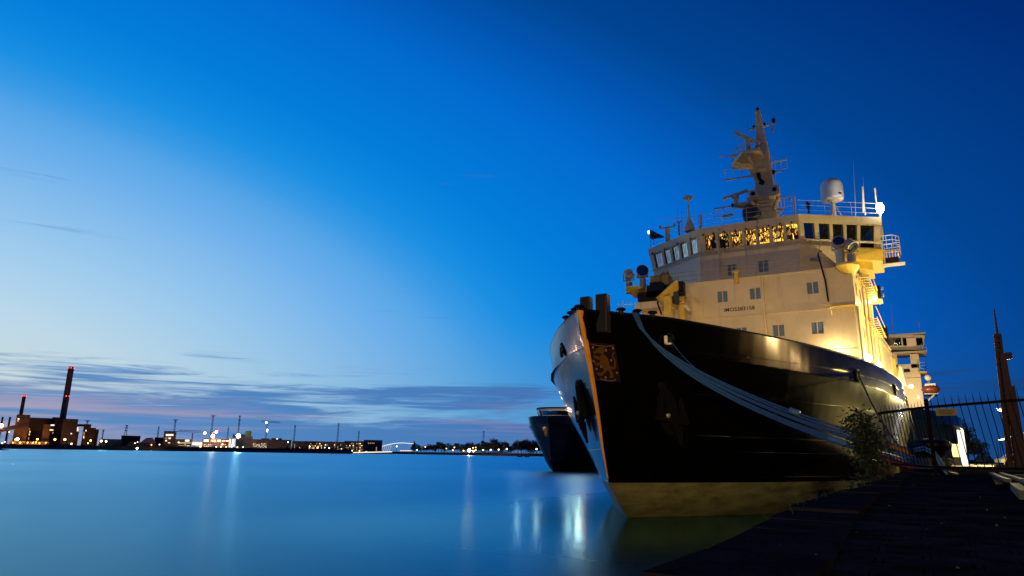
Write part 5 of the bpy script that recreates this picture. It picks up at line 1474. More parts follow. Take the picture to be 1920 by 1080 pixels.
fbox(18, 47, 827, PD - 24, 12, 'base_wall', BRICK, ps); fbox(48, 92, 828, PD - 20, 12, 'base_wall', BRICK, ps)
m = MB(); m.bar(atd(-10, 809, PD - 40), atd(50, 796, PD - 15), 6, 5); m.build('coal_conveyor', BRICKD, ps)
for w in ((54, 56, 803, 806, E_DIM), (55, 57, 808, 811, E_WARM), (54, 56, 813, 816, E_WARM), (53, 54.5, 820, 824, E_DIM), (95, 102, 796, 798.5, E_WHITE), (93, 100, 805, 807.5, E_WARM), (98, 100, 810, 813, E_DIM), (33, 36.5, 784.5, 786.5, E_WHITE), (32.5, 35, 788.3, 789.8, E_WARM), (144.5, 147, 801.5, 808.5, E_WARM), (156.5, 158.5, 810, 815, E_DIM), (156, 158, 817, 822, E_WARM), (132.3, 135, 812, 814, E_WHITE), (160.5, 162, 806, 809, E_WHITE)):
    fwin(*w[:4], PD - 26, ps, w[4])
def chimney(px0, py0, px1, py1, w0, D, label, beacons):
    b0 = atd(px0, py0, D); zt_ = atd(px1, py1, D).z
    # vertical stack standing at b0; the lens makes it lean
    rt = thing('chimney', (b0.x, b0.y, GZ), label, 'chimney', 'power station chimneys')
    r0 = w0 / 2 * D / FPX * 1.05
    m = MB(); m.lathe((b0.x, b0.y, GZ), [(r0 * 1.12, 0), (r0, (zt_ - GZ) * .4), (r0 * .94, zt_ - GZ)], 24); sh = m.build('shaft', CONC, rt, smooth=False)
    m = MB(); m.lathe((b0.x, b0.y, zt_ - 3.5), [(r0 * .97, 0), (r0 * .97, 3.8)], 24); m.build('rim', BRICKD, rt)
    f = Vector((b0.x, b0.y, 0)).normalized(); rv = Vector((f.y, -f.x, 0))
    for z_ in beacons:
        z = GZ + (zt_ - GZ) * z_
        for s in (-.75, 0, .85) if z_ > .97 else (-.1, .8):
            p = Vector((b0.x, b0.y, z)) - f * r0 * math.sqrt(max(.05, 1 - min(1, s * s))) * 1.02 + rv * s * r0; m = MB(); m.sph(p, .9, 8, 6); m.build('beacon', E_RED, rt)
    return rt
chimney(114, 806, 133, 688, 8.2, PD + 60, 'tallest chimney of the power station with red beacons', (.985, .62, .22))
chimney(35, 800, 42, 741, 4.8, PD + 90, 'shorter second chimney left of the tall one, red beacons on its rim', (.985, .42))
chimney(13, 815, 16.5, 782, 2.6, PD + 120, 'thin stub chimney between the picture edge and the power station', ())
chimney(-1, 815, 2.5, 782, 2.6, PD + 120, 'thin stub chimney at the very edge of the picture', ())
# ---- lamps along the shore
LAMPS = []
def far_lamp(px, py, D, glow, r, watts, col, label, cat='floodlight', grp='lamps along the far shore', h=None):
    p = atd(px, py, D); rt = thing('shore_lamp', (p.x, p.y, GZ), label, cat, grp)
    m = MB(); m.cyl((p.x, p.y, GZ - 2), p, .25, .15, n=6); m.build('pole', LATT, rt)
    m = MB(); m.sph(p, r, 10, 8); m.build('lamp_bulb', glow, rt)
    if watts:
        f = Vector((p.x, p.y, 0)).normalized(); point('lamp_light', p - f * 0 + Vector((0, 0, -2.0)), watts, col, 1.0, rt)
SODC = (1, .45, .1)
OD = PD - 40
for px, py, g_, r, w, c, lb in (
    (33, 823, E_STREAK_SOFT, 1.7, 60000, SODC, 'large orange lamp at the foot of the left boiler tower'), (29, 824, E_SOD, 1.3, 0, SODC, 'orange lamp just left of the largest one at the boiler tower'), (24, 830, E_SOD, 1.0, 22000, SODC, 'low orange lamp at the left end of the lit base wall'), (38, 830, E_SOD, 1.0, 22000, SODC, 'low orange lamp on the lit base wall under the boiler tower'),
    (52, 830, E_SOD, 1.0, 22000, SODC, 'low orange lamp at the left of the long lit wall'), (62, 830, E_SOD, 1.0, 22000, SODC, 'low orange lamp on the long wall under the orange pole lamp'), (68, 829, E_SOD, 1.0, 14000, SODC, 'low yellow lamp right of the middle of the long lit wall'), (74, 831, E_SOD, 1.0, 22000, SODC, 'low orange lamp near the right end of the long lit wall'), (86, 830, E_SOD, .9, 22000, SODC, 'last orange lamp at the right end of the long lit wall'),
    (70, 823.5, E_SOD, 1.6, 30000, SODC, 'orange pole lamp above the long lit wall'), (103, 824, E_SOD, 1.8, 50000, SODC, 'bright orange pole lamp below the roof cabin'), (121.5, 824, E_GRN, 1.8, 26000, (.9, 1, .5), 'greenish yellow lamp below the tall chimney'), (170, 826, E_SOD, 1.5, 50000, SODC, 'orange lamp at the foot of the coal tower'), (165, 831, E_SOD, 1.1, 26000, SODC, 'low orange lamp left of the coal tower lamp'),
    (134, 832, E_WLAMP, 1.3, 0, SODC, 'small white lamp on the bank before the turbine house'), (2.5, 798, E_STREAK_SOFT, 2.6, 90000, (1, .6, .3), 'big pale orange floodlight at the left picture edge'), (4, 831, E_WLAMP, .9, 0, SODC, 'lower of two white lamps on the left headland'), (9, 828.5, E_WLAMP, .9, 0, SODC, 'upper of two white lamps on the left headland'), (17, 810, E_SOD, .8, 0, SODC, 'small amber lamp on the coal conveyor')):
    far_lamp(px, py, PD - 29 if py >= 828 else OD, g_, r * .78, w * (.5 if py >= 828 else .045), c, lb)
SD = 1150
for px, py, g_, r, w, c, lb in (
    (190, 827, E_GRN, 1.7, 24000, (1, .95, .6), 'yellow white floodlight at the left of the blue hall'), (199, 827.5, E_WLAMP, 1.5, 16000, (1, .8, .5), 'second floodlight just right of the first at the blue hall'), (257, 840.5, E_LED, 1.5, 12000, (.8, .9, 1), 'cold white lamp low at the water edge'), (253, 831, E_WLAMP, .8, 0, c, 'small lamp left of the pale tent roof'), (258, 829, E_WLAMP, .7, 0, c, 'small upper lamp left of the pale tent roof'), (284, 834, E_SOD, .9, 24000, SODC, 'orange lamp under the tent eaves'),
    (299, 833.5, E_WLAMP, .8, 0, c, 'small lamp between tent roof and tower block'), (335, 829.5, E_SOD, 1.1, 0, c, 'orange lamp on the low lit office'), (376, 837.5, E_SOD, 1.5, 12000, SODC, 'warm lamp below the white lit shed'), (381, 835, E_RED, .7, 0, c, 'small red light below the white lit shed'), (417, 833, E_SOD, 1.3, 12000, SODC, 'upper of the amber lamps at the foot of the building site'), (414, 838, E_WLAMP, 1.0, 0, c, 'left amber lamp low at the building site'), (424, 838, E_WLAMP, 1.0, 0, c, 'right amber lamp low at the building site'), (405, 838, E_LED, .8, 0, c, 'small white lamp low at the building site'),
    (447, 817.5, E_STAR, 3.4, 120000, (.8, .92, 1), 'very bright cold white floodlight on a pole before the grey tank'), (445, 838.5, E_WLAMP, .9, 0, c, 'small lamp on the bank below the bright floodlight'), (456, 838.5, E_WLAMP, .9, 0, c, 'second small lamp on the bank right of the bright floodlight'), (540, 829, E_WLAMP, 1.0, 0, c, 'white lamp on the roof edge of the long building'), (562, 839, E_WLAMP, 1.0, 0, c, 'lamp on the bank before the red brick hall'), (581, 837.5, E_SOD, 1.3, 30000, (1, .6, .25), 'amber lamp before the yellow lit apartments'), (596, 839, E_SOD, 1.4, 30000, (1, .6, .25), 'second amber lamp before the yellow lit apartments'), (609, 839.5, E_WLAMP, 1.0, 0, c, 'third lamp before the yellow lit apartments'), (617, 840, E_WLAMP, 1.0, 12000, (1, .7, .4), 'fourth lamp before the apartments among the trees'), (640, 842, E_WLAMP, 1.2, 16000, (1, .75, .45), 'lamp among the trees before the pale apartments'), (660, 845, E_WLAMP, 1.1, 12000, (1, .75, .45), 'lamp near the left end of the lit bridge'), (674, 845.5, E_WLAMP, 1.1, 0, c, 'lamp where the lit bridge meets the shore')):
    far_lamp(px, py, SD - 60, g_, r * .75, w * .12, c, lb)
TD = 1120
for px, py, g_, r, w, c, lb in (
    (744, 837, E_LED, 1.0, 0, c, 'white lamp beside the bridge arch'), (797.5, 838, E_SOD, 1.0, 0, c, 'amber lamp before the spruce trees'), (782, 843.5, E_WLAMP, 1.0, 0, c, 'low lamp on the bank left of the amber one'), (837, 841, E_SOD, .9, 0, c, 'small amber lamp alone before the dark wood'), (849, 844, E_WLAMP, 1.1, 0, c, 'lower lamp of a pair before the wood'), (852, 839, E_SOD, 1.0, 0, c, 'upper lamp of a pair before the wood'), (869, 845, E_SOD, 1.2, 0, c, 'amber lamp left of the brightest one in the wood'),
    (880, 844.5, E_STREAK, 2.6, 30000, (1, .6, .25), 'brightest orange lamp at the water edge before the wood'), (887.5, 846, E_WLAMP, 1.7, 20000, (1, .7, .35), 'bright lamp just right of the brightest orange one'), (892, 844, E_SOD, 1.2, 0, c, 'amber lamp at the right of the bright group'), (892, 839, E_SOD, .9, 0, c, 'upper amber lamp of the bright group'), (887, 839.5, E_WLAMP, .8, 0, c, 'small upper lamp of the bright group'),
    (906, 844, E_WLAMP, 1.3, 0, c, 'first white promenade lamp right of the bright group'), (920, 843.5, E_WLAMP, 1.3, 0, c, 'second white promenade lamp from the bright group'), (935, 843, E_WLAMP, 1.3, 0, c, 'third white promenade lamp from the bright group'), (950, 842, E_WLAMP, 1.4, 0, c, 'fourth white promenade lamp from the bright group'), (1006, 842, E_WLAMP, 1.5, 0, c, 'white lamp beside the far ship bow')):
    far_lamp(px, py, TD - 40, g_, r * .75, w * .12, c, lb)
# ---- buildings along the shore
building(186, 228, 824, SD, 40, BLUEB, 'warehouse', 'low blue grey warehouse right of the power station', 'warehouse', roof=.8)
building(226, 262, 818, SD + 60, 40, GREYB, 'warehouse', 'dark warehouse with a lighter roof edge below the pylon', 'warehouse', roof=1.2)
building(240, 270, 829, SD - 20, 20, BRICK, 'shed', 'small dark shed left of the tent roof', 'shed')
c_, r_, f_ = basis_at(278, SD - 10)
tn = thing('tent_hall', (c_.x, c_.y, GZ), 'pale tent roofed hall lit orange on one side', 'hall')
a, b_, tp1, tp2 = atd(262, 836, SD - 10), atd(292, 836, SD - 10), atd(274, 821, SD - 10), atd(286, 820, SD - 10)
m = MB(); z_ = atd(278, 830, SD - 10).z
m.hexa([Vector((p.x, p.y, z_)) for p in (a, b_, b_ + f_ * 25, a + f_ * 25)], [tp1 + f_ * 8, tp2 + f_ * 8, tp2 + f_ * 18, tp1 + f_ * 18]); m.build('roof', TENT, tn)
m = MB(); m.hexa([Vector((p.x, p.y, GZ - 2)) for p in (a, b_, b_ + f_ * 25, a + f_ * 25)], [Vector((p.x, p.y, z_)) for p in (a, b_, b_ + f_ * 25, a + f_ * 25)]); m.build('wall', BRICK, tn)
building(289, 306, 820, SD + 30, 30, BLUEB, 'warehouse', 'plain blue block between tent hall and tower block', 'warehouse')
building(305, 328.5, 809, SD, 25, BRICK, 'tower_block', 'square brown tower block with a lit top floor', 'office block', [(311, 325, 814, 817.2, E_WHITE), (309, 314, 820.5, 822.5, E_DIM), (316, 320, 820.5, 823, E_WHITE), (310, 313, 825, 827.5, E_WHITE), (315, 319, 829.5, 831, E_WARM)], roof=.8)
building(328, 358, 823.5, SD + 5, 30, GREYB, 'office_block', 'low office with lit floor bands right of the tower block', 'office block', [(347, 355, 824.5, 827.8, E_WHITE), (334, 358, 830, 831, E_WARM), (334, 350, 834.5, 835.8, E_DIM)] + wgrid(346, 360, 831.5, 840, 6, 3, .7, [E_WARM, E_WHITE]))
building(359, 379, 828, SD - 10, 20, WHITE, 'shed', 'white shed glowing with floodlight beside the building site', 'shed', [(361, 379, 830, 834.5, E_WHITE)])
building(379, 430, 822.5, SD, 30, BRICKD, 'unfinished_building', 'unfinished building with rows of lit openings below the red crane', 'building', [(382, 391, 824, 828.5, E_WHITE), (395, 405, 824.5, 829, E_WARM), (407.5, 414, 824.5, 828.5, E_WHITE), (416, 422, 825.5, 828, E_WARM), (423, 429, 825.5, 828, E_WHITE)] + wgrid(382, 428, 832, 838, 12, 2, .5, MX))
m = None
def cyl_tank(px0, px1, py0, D, label, material, name='storage_tank', cat='tank'):
    c, r, f = basis_at((px0 + px1) / 2, D); rad = (px1 - px0) / 2 * D / FPX * 1.0; zt_ = atd((px0 + px1) / 2, py0, D).z
    rt = thing(name, (c.x, c.y, GZ), label, cat); mm = MB(); mm.lathe((c.x, c.y, GZ - 2), [(rad, 0), (rad, zt_ - GZ + 2), (rad * .8, zt_ - GZ + 2.6)], 20); mm.build('shell', material, rt); mm = MB(); mm.lathe((c.x, c.y, zt_ - .4), [(rad * 1.04, 0), (rad * 1.04, .7)], 20); mm.build('rim', LATT, rt)
cyl_tank(429, 440, 822, SD - 20, 'pale grey round tank left of the bright floodlight', WHITE)
cyl_tank(436, 458, 815, SD + 60, 'grey tank block behind the bright floodlight', GREYB)
gs = building(454, 473, 818, SD + 40, 25, GREYB, 'silo_building', 'silo building with a lit green box on its roof', 'silo'); fbox(458.5, 469.5, 808, SD + 42, 14, 'green_box', mat('green_cladding', (.12, .16, .04), .7), gs, py1=819); fwin(460, 468, 809, 816, SD + 42, gs, mat('dull_green_glow', (.05, .06, .02), .6, emit=(.5, .6, .15), estr=.10))
building(462, 546, 825, SD + 10, 40, BRICK, 'long_building', 'long low brick building with a flat roof and a lit lower floor', 'building', wgrid(474, 500, 831, 840, 10, 4, .75, [E_WHITE, E_DIM, E_WARM]), roof=1.0)
building(489, 505, 822, SD + 40, 20, BRICKD, 'roof_hall', 'dark raised hall on the long building', 'building', [(490, 496, 824.3, 825.3, E_SOD)])
building(508, 528, 821.5, SD + 60, 25, BRICKD, 'gabled_house', 'gabled house with a lit stair above the long roof', 'house', [(518, 521, 822, 824, E_WHITE), (517, 519, 825, 828, E_WARM)])
building(548, 580, 827, SD, 30, BRICK, 'brick_hall', 'red brick hall with hardly any lights', 'building', [(552, 553, 832, 840, E_DIM)])
building(566, 606, 828, SD + 20, 30, mat('ochre_facade', (.32, .22, .12), .8), 'apartment_block', 'yellow lit apartment block behind the amber lamps', 'apartment block', wgrid(570, 604, 830, 842, 12, 3, .6, MX), roof=.8)
building(604, 648, 829, SD + 10, 30, mat('grey_beige_facade', (.2, .17, .14), .8), 'apartment_block', 'grey apartment block right of the yellow lit one', 'apartment block', wgrid(606, 646, 832, 845, 14, 3, .42, MX), roof=.8)
building(646, 682, 828, SD + 30, 30, mat('pale_facade', (.24, .19, .15), .8), 'apartment_block', 'pale apartment block left of the big dark block', 'apartment block', wgrid(648, 680, 830, 845, 10, 4, .5, MX), roof=1)
building(682, 717, 825, SD + 80, 40, BLUEB, 'dark_block', 'big dark glazed block at the end of the row beside the bridge', 'office block', [(690 + 3.4 * i, 692 + 3.4 * i, 830, 832, E_DIM) for i in range(4)] + [(705, 706.5, 838, 846, E_DIM)])
# ---- masts and cranes
def lattice(px, py, D, label, w0=3.0, w1=1.2, top='tee', cat='mast', grp='tall lamp masts along the far shore', tw=7.0, material=None):
    p = atd(px, py, D); base_ = Vector((p.x, p.y, GZ)); f = Vector((p.x, p.y, 0)).normalized(); r = Vector((f.y, -f.x, 0)); h = p.z - GZ
    rt = thing('floodlight_mast' if top == 'tee' else 'radio_mast', base_, label, cat, grp); mt = material or FADEM
    mm = MB()
    for s in (-1, 1): mm.bar(base_ + r * s * w0 / 2, base_ + r * s * w1 / 2 + Vector((0, 0, h)), .5)
    n = max(5, int(h / 6))
    for i in range(n):
        z0_, z1_ = h * i / n, h * (i + 1) / n; wa, wb = w0 + (w1 - w0) * i / n, w0 + (w1 - w0) * (i + 1) / n; s = 1 if i % 2 else -1
        mm.bar(base_ + r * s * wa / 2 + Vector((0, 0, z0_)), base_ - r * s * wb / 2 + Vector((0, 0, z1_)), .35)
    mm.build('lattice_shaft', mt, rt)
    mm = MB()
    if top == 'tee':
        mm.bar(base_ - r * tw / 2 + Vector((0, 0, h)), base_ + r * tw / 2 + Vector((0, 0, h)), .9, .7); mm.bar(base_ - r * tw * .35 + Vector((0, 0, h - 2.2)), base_ + r * tw * .35 + Vector((0, 0, h - 2.2)), .6)
    else:
        for k in (.98, .86, .74): mm.bar(base_ - r * 2.0 + Vector((0, 0, h * k)), base_ + r * 2.0 + Vector((0, 0, h * k)), .7, 1.2)
    mm.build('top_frame', mt, rt)
    return rt
lattice(164.5, 788, PD + 60, 'floodlight mast behind the coal tower', tw=8)
lattice(194, 806, SD + 40, 'short floodlight mast above the blue warehouse', tw=4, w0=1.4, w1=.8)
lattice(238, 797, SD + 120, 'pylon with short arms above the dark warehouse', top='arms', cat='pylon', w0=5)
lattice(298, 800, SD + 40, 'slim mast above the blue block', w0=1.6, w1=1.2, tw=2)
lattice(329.5, 786.5, SD + 60, 'floodlight mast with a broad head above the tower block', tw=9)
lattice(400, 778.5, SD + 60, 'tallest floodlight mast above the building site', tw=9)
lattice(361.5, 812, SD + 40, 'slim mast above the white shed', w0=1.2, w1=1.0, tw=2)
lattice(428.5, 800.5, SD + 40, 'slim mast above the pale grey tank', w0=1.6, w1=1.2, tw=2)
lattice(450, 779, SD + 90, 'radio mast with dark aerials above the bright floodlight', top='arms', w0=1.8, w1=1.2)
lattice(553.5, 797.5, SD + 40, 'slim mast with a small head above the brick hall', w0=2, w1=1.4, tw=3.5)
lattice(635, 794, SD + 40, 'slim mast above the grey apartment block', w0=2, w1=1.6, tw=2.6)
lattice(673, 808.5, SD + 60, 'short plain mast above the big dark block', w0=1.6, w1=1.5, tw=1.6)
lattice(907, 808, TD + 500, 'radio tower rising behind the dark wood', top='arms', w0=5, w1=2)
def tower_crane(px, pyj, pyb, pj0, pj1, dy0, dy1, D, label, lights):
    p = atd(px, pyj, D); f = Vector((p.x, p.y, 0)).normalized(); r = Vector((f.y, -f.x, 0)); rt = thing('tower_crane', (p.x, p.y, GZ), label, 'crane', 'tower cranes on the far shore')
    mm = MB(); w = 1.8
    for s in (-1, 1): mm.bar(Vector((p.x, p.y, GZ)) + r * s * w / 2, p + r * s * w / 2, .4)
    n = 14
    for i in range(n):
        s = 1 if i % 2 else -1; z0_ = GZ + (p.z - GZ) * i / n; z1_ = GZ + (p.z - GZ) * (i + 1) / n
        mm.bar(Vector((p.x, p.y, z0_)) + r * s * w / 2, Vector((p.x, p.y, z1_)) - r * s * w / 2, .3)
    mm.build('tower', LATT, rt)
    a, b_ = atd(pj0, pyj + dy0, D), atd(pj1, pyj + dy1, D)
    mm = MB(); mm.bar(a, b_, .5); up = Vector((0, 0, 2.0)); q, s_ = a.lerp(p, .05), b_.lerp(p, .1); mm.bar(q + up, s_ + up, .45)
    for i in range(14): mm.bar(a.lerp(b_, i / 14) + (up if i % 2 else up * 0), a.lerp(b_, (i + 1) / 14) + (up * 0 if i % 2 else up), .3)
    mm.build('jib', LATT, rt)
    mm = MB(); mm.box(p + Vector((0, 0, -1.5)), (2.5, 2.5, 3)); mm.build('cab', LATT, rt)
    for (lx, ly, g_, rr_) in lights: mm = MB(); mm.sph(atd(lx, ly, D - 2), rr_, 10, 8); mm.build('crane_lamp', g_, rt)
    return rt
tower_crane(398, 811, 0, 332, 413, -2, 1, SD - 10, 'red lit tower crane over the building site with a long jib', ((384, 812, E_LED, 1.7), (405.5, 810, E_LED, 1.6), (409, 807.5, E_RED, 1.0), (399.5, 818, E_STREAK, 1.8), (399.5, 821, E_SOD, 1.1)))
tower_crane(501, 791.5, 0, 489, 526, -.5, 1.5, SD + 10, 'tower crane with a white lamp over the long brick building', ((499.5, 792.3, E_WLAMP, 1.5), (501, 806, E_LED, 1.1), (501, 809, E_WLAMP, .8)))
# ---- lit arch bridge
BD = 1330
br = thing('arch_bridge', tuple(basis_at(715, BD)[0]), 'white lit arch bridge across the narrow water', 'bridge')
m = MB(); pts = [atd(668 + 82 * t_ + 0, 848.5 - 0, BD) for t_ in (0, 1)]
arch = []
for i in range(25):
    t_ = i / 24; px = 684 + 92 * t_; py = 847.5 - 17.0 * math.sin(min(1, t_ * 1.06) * math.pi * .62) ** 1.15; arch.append(atd(px, py, BD))
m.tube(arch, .55, 6); m.build('arch', E_BRIDGE, br)
m = MB(); m.bar(atd(662, 848.6, BD), atd(735, 847.0, BD), 1.6, 1.5); m.build('lit_deck', E_TRAIL, br)
m = MB(); m.bar(atd(660, 850, BD), atd(784, 849, BD), 4, 1.2); m.build('deck', LATT, br)
for i in range(6, 22):
    p = arch[i]; q = atd(684 + 92 * i / 24 - 4, 847.8, BD); m = MB(); m.tube([p, q], .16, 4); m.build('hanger', E_BRIDGE if i < 14 else FADEM, br)
for i in range(5):
    p = atd(752 + i * 4.5, 845.0, BD); m = MB(); m.box(p, (3.2, 2, 1.3)); m.build('lit_panel', E_WARM, br)
# promenade railing right of the lamps
pr = thing('promenade_quay', tuple(basis_at(930, TD - 50)[0]), 'pale lit promenade edge below the row of white lamps', 'quay wall')
m = MB(); m.bar(atd(895, 849.2, TD - 50), atd(960, 847.5, TD - 50), 1.0, .9); m.build('railing', TENT, pr)
# moored small boats left of the far ship
for i, (px, lb) in enumerate(((975, 'small pale boat moored under the dark wood, left one'), (988, 'small pale boat moored under the dark wood beside the far ship'))):
    p = atd(px, 851, 700); bt = thing('small_boat', (p.x, p.y, 0), lb, 'boat', 'small boats under the wood'); f = Vector((p.x, p.y, 0)).normalized(); r = Vector((f.y, -f.x, 0))
    m = MB(); c = Vector((p.x, p.y, 0)); m.hexa([c - r * 2.2 - f * .7, c + r * 2.0 - f * .7, c + r * 2.0 + f * .7, c - r * 2.2 + f * .7], [c - r * 2.6 - f * .9 + Vector((0, 0, .9)), c + r * 3.0 + Vector((0, 0, 1.1)), c + r * 2.8 + f * .4 + Vector((0, 0, 1.1)), c - r * 2.6 + f * .9 + Vector((0, 0, .9))]); m.build('boat_hull', WHITE, bt)
    m = MB(); m.box(c + Vector((0, 0, 1.3)), (2.2, 1.2, 1.0), math.atan2(r.y, r.x)); m.build('cabin', WHITE, bt)
# ---- woods on the far shore
rn = random.Random(33)
sil = [(650, 842), (700, 846), (745, 843), (770, 836), (778, 829), (790, 836), (815, 830), (830, 829), (845, 832), (870, 829), (900, 828), (925, 824), (940, 826), (955, 834), (968, 828), (985, 824), (1000, 826), (1020, 830)]
def sil_y(px):
    for a, b_ in zip(sil, sil[1:]):
        if a[0] <= px <= b_[0]: return a[1] + (b_[1] - a[1]) * (px - a[0]) / (b_[0] - a[0])
    return 840
WOODL = 'dark rounded tree of the wood on the far shore'
k = 0
for row, D0 in ((0, TD + 40), (1, TD + 90)):
    px = 772 + row * 3
    while px < 1022:
        D = D0 + rn.uniform(-15, 15); p = atd(px, sil_y(px) + rn.uniform(-.5, 4.0) * (1 if row else 1.3), D); h = max(6, p.z - 4.5)
        kk = 3 if (rn.random() < .18) else rn.randrange(3); s = h / (14 if kk == 3 else 12)
        tree((p.x, p.y, 4.5), kk, s, rn.uniform(0, 6), 'dark pointed spruce of the wood on the far shore' if kk == 3 else WOODL, 'spruces of the far wood' if kk == 3 else 'rounded trees of the far wood', 1.15); px += rn.uniform(4.6, 7.2)
p = atd(777, 826, TD + 20); tree((p.x, p.y, 4.5), 3, (p.z - 4.5) / 14, 1, 'tall spruce standing out at the left end of the far wood', 'spruces of the far wood', .9)
px = 548
while px < 668:     # low trees on the bank before the apartments
    p = atd(px, 841 + rn.uniform(-3.5, 2.5), 1000); h = max(4, p.z - 5); tree((p.x, p.y, 5), rn.randrange(3), h / 12, rn.uniform(0, 6), 'low dark tree on the bank before the apartments', 'bank trees', 1.3); px += rn.uniform(5, 9)
px = 20
while px < 545:
    p = atd(px, 838 + rn.uniform(-2, 2), 1090); h = max(3, p.z - 5); tree((p.x, p.y, 5), rn.randrange(3), h / 12, rn.uniform(0, 6), 'low dark bush on the industrial bank', 'bank bushes', 1.7); px += rn.uniform(7, 16)
for px, py, D, lb in ((1776, 800, 190, 'dark tree left of the white kiosk beyond the fence'), (1793, 792, 200, 'tallest dark tree behind the white kiosk'), (1808, 806, 205, 'dark tree right of the white kiosk'), (1822, 818, 215, 'low dark tree beyond the kiosk, left of the small lamps'), (1838, 826, 240, 'lowest dark tree near the row of small lamps'), (1762, 806, 195, 'dark tree half hidden by the second ship')):
    p = atd(px, py, D); tree((p.x, p.y, QZ), D % 3, (p.z - QZ) / 12, px, lb, 'trees along the quay', 1.0)
IL = ['first quay tree inland, beside the viewpoint', 'second quay tree inland, opposite the shrub', 'third quay tree inland, opposite the bow', 'fourth quay tree inland, opposite the fence', 'last quay tree inland, next to the lit house']
for i in range(5):
    tree((34 + 4 * math.sin(i * 2.2), 2 + i * 10, QZ), i % 3, 1.75 + .2 * math.sin(i * 1.7), i, IL[i], 'inland tree row', 1.2)
# lit quay house inland (mirrored in the glossy bulwark)
ih = thing('quay_house', (50, 60, QZ), 'yellow lit quay house inland of the icebreaker, next to the tree row', 'house')
m = MB(); m.prism([(47.5, 63), (54, 50), (62, 54), (55.5, 67)], QZ - .5, 15); m.build('wall', mat('yellow_render', (.55, .36, .12), .8, noise=.2, nscale=.4), ih)
m = MB(); m.prism([(47.1, 63.4), (54, 49.4), (62.6, 53.8), (55.6, 67.6)], 15.02, 19, [(50.5, 63), (56, 53), (59, 54.5), (53.5, 65)]); m.build('roof', BRICKD, ih)
for a in range(5):
    for b_ in range(3):
        p = Vector((47.5, 63, 5 + b_ * 3.8)).lerp(Vector((54, 50, 5 + b_ * 3.8)), (a + .5) / 5) + Vector((-.06, -.03, 0)); m = MB(); m.box(p, (.12, 1.3, 1.9), math.atan2(-9, -18) * -1); m.build('window', GLASSD if (a + b_) % 3 else E_WARM, ih)
street_lamp((40, 54, QZ), 8, 'street lamp before the yellow lit quay house', 9000, (1, .66, .25), 1.0)
street_lamp((43, 64, QZ), 8, 'street lamp at the far corner of the yellow lit quay house', 2000, (1, .6, .22), 1.0)

# ================================================================== SECOND ICEBREAKER (right, far) and THIRD (left)
def sister(root, F, lit):
    """hull with bulwark built by the same lines as the first ship, F maps ship coordinates to world"""
    m = MB()
    for sd in (1, -1):
        rows = hull_rows([const(1.46), knf(.25), knf(.5), knf(.74), knuckle], sd); rows = [[F(p) for p in r] for r in rows]; skin(m, rows)
        rows = [[F(p) for p in bw(f)(sd)] for f in (0, .5, 1)] + [[F(p) for p in bw(1, .2)(sd)], [F(p) for p in bw(.1, .2)(sd)]]; skin(m, rows)
    h = m.build('hull', HULL if lit else NAVY, root, smooth=True, weld=True); mod = h.modifiers.new('e', 'EDGE_SPLIT'); mod.split_angle = R_(42)
    m = MB()
    for sd in (1, -1): skin(m, [[F(p) for p in r] for r in hull_rows([const(-1.5), const(0), const(.6), const(1.455)], sd)])
    m.build('boot_stripe', BOOT if lit else NAVY, root, smooth=True, weld=True)
    m = MB(); m.face([F(p) for p in dk] + [F(Vector((2 * XC - p.x, p.y, p.z))) for p in dk[::-1]]); m.build('deck', DECK, root)
    m = MB()
    for sd in (1, -1): m.tube([F(p) for p in bw(0)(sd)], .07, 5)
    m.build('rubbing_strake', NAVY, root)
# left one
SB = thing('icebreaker', (-57, 114, 0), 'second black icebreaker with a small gold emblem moored beyond the first one\'s bow', 'ship')
KB = 1.25; B0_ = atz(1037, 884, 0.0)
FB = lambda p: Vector((B0_.x + (p.x - XC) * KB, B0_.y + (p.y - 28.65) * (KB if p.y > 28.65 else .35), p.z * 1.07))
SB.location = (B0_.x, B0_.y, 0)
sister(SB, FB, False)
m = MB()
for i in range(5):
    for j in range(5):
        g_ = lambda a, b_: FB(hull_pt(.25 + .95 * a / 5, 5.55 - .62 + 1.24 * b_ / 5, -1, .02)); m.face([g_(i, j), g_(i + 1, j), g_(i + 1, j + 1), g_(i, j + 1)])
eb = m.build('bow_emblem', RED, SB, weld=True)
m = MB()
for q in (body, disc((-.08, .34), .12, 8), armu, arml, leg1, leg2, tail):
    m.face([FB(hull_pt(.25 + .95 * (.5 + a * 1.0), 5.55 + b_ * 1.15, -1, .06)) for a, b_ in q])
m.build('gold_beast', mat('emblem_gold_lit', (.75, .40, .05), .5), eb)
hb_ = FB(Vector((XC, 24, 8.0)))
q = FB(hull_pt(.7, 6.3, -1, 1.6)); point('bow_light', q, 22, (1, .62, .2), .2, SB)
